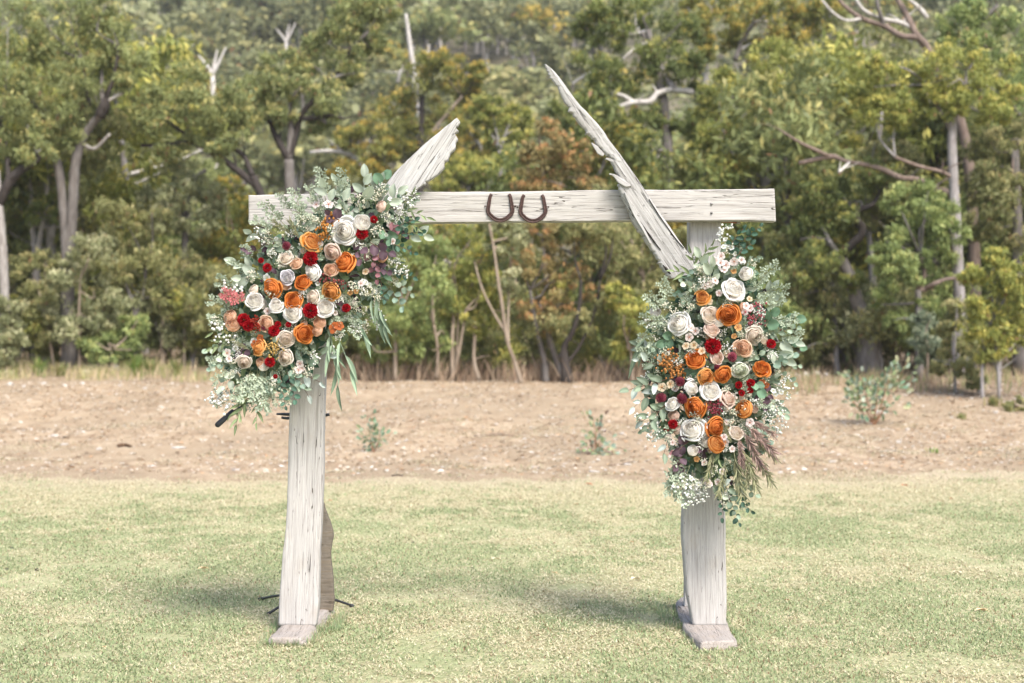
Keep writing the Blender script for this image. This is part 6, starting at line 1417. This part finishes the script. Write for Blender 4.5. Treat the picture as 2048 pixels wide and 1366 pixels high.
for k, (px, py, w) in enumerate([(110, 872, 22), (128, 890, 20), (198, 899, 18), (357, 896, 36), (472, 941, 20), (1070, 936, 22), (1188, 944, 26), (1255, 930, 24), (1245, 868, 14), (1573, 904, 14), (1668, 924, 22), (1815, 860, 10), (1560, 946, 14)]):
    rock(px, py, w, 4, 'flat whitish stone lying bare on the tan earth behind the lawn', 'flat stones on the bare earth')
def stick(pts, r, label, name='fallen_stick', c=(0.22, 0.17, 0.13)):
    p = [on_ground(*q) + Vector((0, 0, r)) for q in pts]; o = None
    a = Acc(); tube(a, p, np.linspace(r, r * .5, len(p)), 6, c, 4, .25)
    o = a.build(name, BARK, None, True, Matrix.Translation(p[0])); return tag(o, label, 'stick')
stick([(948, 874), (975, 872), (1000, 871), (1027, 873)], 0.016, 'long thin grey stick lying on the bare earth in the middle')
stick([(1218, 932), (1236, 931), (1250, 928), (1270, 924)], 0.014, 'short bent stick near the straggly seedling')
stick([(785, 953), (795, 951), (806, 953)], 0.012, 'little dark stick at the edge of the lawn', c=(.1, .08, .07))
stick([(236, 895), (250, 893), (262, 896)], 0.03, 'dark knobbly piece of wood on the bare earth far from the arch', c=(.13, .08, .05))
stick([(1760, 905), (1790, 903), (1815, 908)], 0.012, 'faint grey stick in the litter below the young eucalypt', c=(.4, .36, .32))
stick([(1150, 752), (1190, 738), (1215, 728)], 0.03, 'dead branch propped on the heap under the kinked stem', c=(.34, .28, .24))
stick([(1120, 748), (1150, 735), (1170, 712)], 0.025, 'dead grey branch leaning in the heap of sticks', c=(.30, .25, .22))
LF = {}
def gleaf(px, py, w, col, label, name='fallen_leaf', grp=None):
    p = on_ground(px, py); y = p.y; L = S(w, y)
    t, q, rib = TPL['oval']; c = np.array(col)
    me = mesh_np(name, t * np.array([L * .42, L, L * .8]) - np.array([0, L / 2, 0]), q, [LITTER], np.tile(c, (len(t), 1)), True)
    o = put(name, me, None, Matrix.Translation(p + Vector((0, 0, .02))) @ Matrix.Rotation(R(90 + random.uniform(-25, 25)), 4, 'Z') @ Matrix.Rotation(R(12), 4, 'X'))
    return tag(o, label, 'leaf', grp)
TAN, RST, BRN, STR = (0.60, 0.43, 0.26), (0.50, 0.19, 0.09), (0.24, 0.12, 0.06), (0.66, 0.58, 0.42)
for a in [(408, 1142, 24, TAN, 'large tan dry leaf on the lawn far outside the post with the microphone stand'), (1965, 1227, 30, TAN, 'long tan dry leaf lying on the lawn near the picture edge'), (1915, 1150, 20, STR, 'pale straw leaf on the lawn behind the long tan one'),
          (1574, 1206, 12, BRN, 'dark brown curled leaf on the lawn just past the standing post'), (1810, 974, 16, RST, 'orange brown leaf where the dry strip of lawn begins'), (1902, 1001, 12, RST, 'rusty leaf on the straw strip near the picture edge'), (1178, 971, 14, RST, 'reddish leaf on the straw strip between the posts'), (1154, 1012, 10, RST, 'faint reddish leaf a little nearer than the other between the posts'),
          (1080, 979, 9, BRN, 'small brown leaf at the lawn edge between the posts'), (1058, 1083, 8, TAN, 'tiny curled tan leaf in the middle of the lawn'), (1117, 1108, 10, TAN, 'tiny tan leaf beside a pale stem in the middle of the lawn'), (993, 1123, 22, STR, 'thin straw coloured leaf in the middle of the lawn'), (1110, 1151, 14, TAN, 'tan leaf on the lawn nearer the standing post'),
          (1272, 1163, 24, STR, 'pale stick like leaf close to the standing post'), (215, 1063, 10, RST, 'small orange leaf on the lawn behind the dark droppings'), (277, 1137, 9, BRN, 'brown curled leaf on the lawn among the droppings'), (210, 1301, 12, TAN, 'pinkish tan leaf low in the picture on the open lawn'), (1783, 1071, 16, STR, 'pale leaf on the lawn beyond the bare patch'), (1822, 1032, 9, (.75, .7, .62), 'tiny whitish leaf on the dry strip'), (1662, 1166, 8, BRN, 'small dark leaf by the bare patch in the lawn'),
          (1265, 1088, 7, RST, 'tiny rusty leaf behind the standing post'), (660, 1004, 9, RST, 'small reddish leaf showing beside the brown rear plank'), (507, 1017, 13, STR, 'pale leaf on the lawn beside the post with the microphone stand')]: gleaf(*a)
gleaf(537, 1270, 12, (0.70, 0.16, 0.12), 'pink red petal lying at the corner of the foot of the arch', 'fallen_petal')
DUNG = mat_plain('dark_clod', (0.045, 0.04, 0.035), 0.9, .1, .3, 60)
for px, py, w in [(23, 1100, 10), (14, 1142, 9), (74, 1143, 10), (61, 1190, 7), (201, 1102, 7), (826, 1087, 7), (91, 1098, 5), (1094, 1077, 5)]:
    b = on_ground(px, py); s = S(w, b.y) / 2; v = IV * (0.8 + .4 * RNG.random((len(IV), 1))) * np.array([s, s, s * .7])
    tag(put('dung_clod', mesh_np('dung_clod', v, [IF], [DUNG], None, True), None, Matrix.Translation(b + Vector((0, 0, .012)))), 'small dark clod of animal dung on the open lawn', 'dung', 'dark clods dotted on the lawn')

# ------------------------------------------------------------------ air
hz = NB('air'); pv = hz.n('VolumePrincipled')
pv.inputs['Color'].default_value = (0.88, 0.87, 0.83, 1); pv.inputs['Density'].default_value = 0.0005; pv.inputs['Anisotropy'].default_value = 0.2
hz.l(pv.outputs[0], hz.out.inputs[1])
v = [(x, y, z) for z in (-13, 190) for y in (-80, 450) for x in (-320, 320)]
f = np.array([(0, 2, 3, 1), (4, 5, 7, 6), (0, 1, 5, 4), (2, 6, 7, 3), (0, 4, 6, 2), (1, 3, 7, 5)])
tag(put('haze', mesh_np('haze', v, f, [hz.m])), kind='stuff')
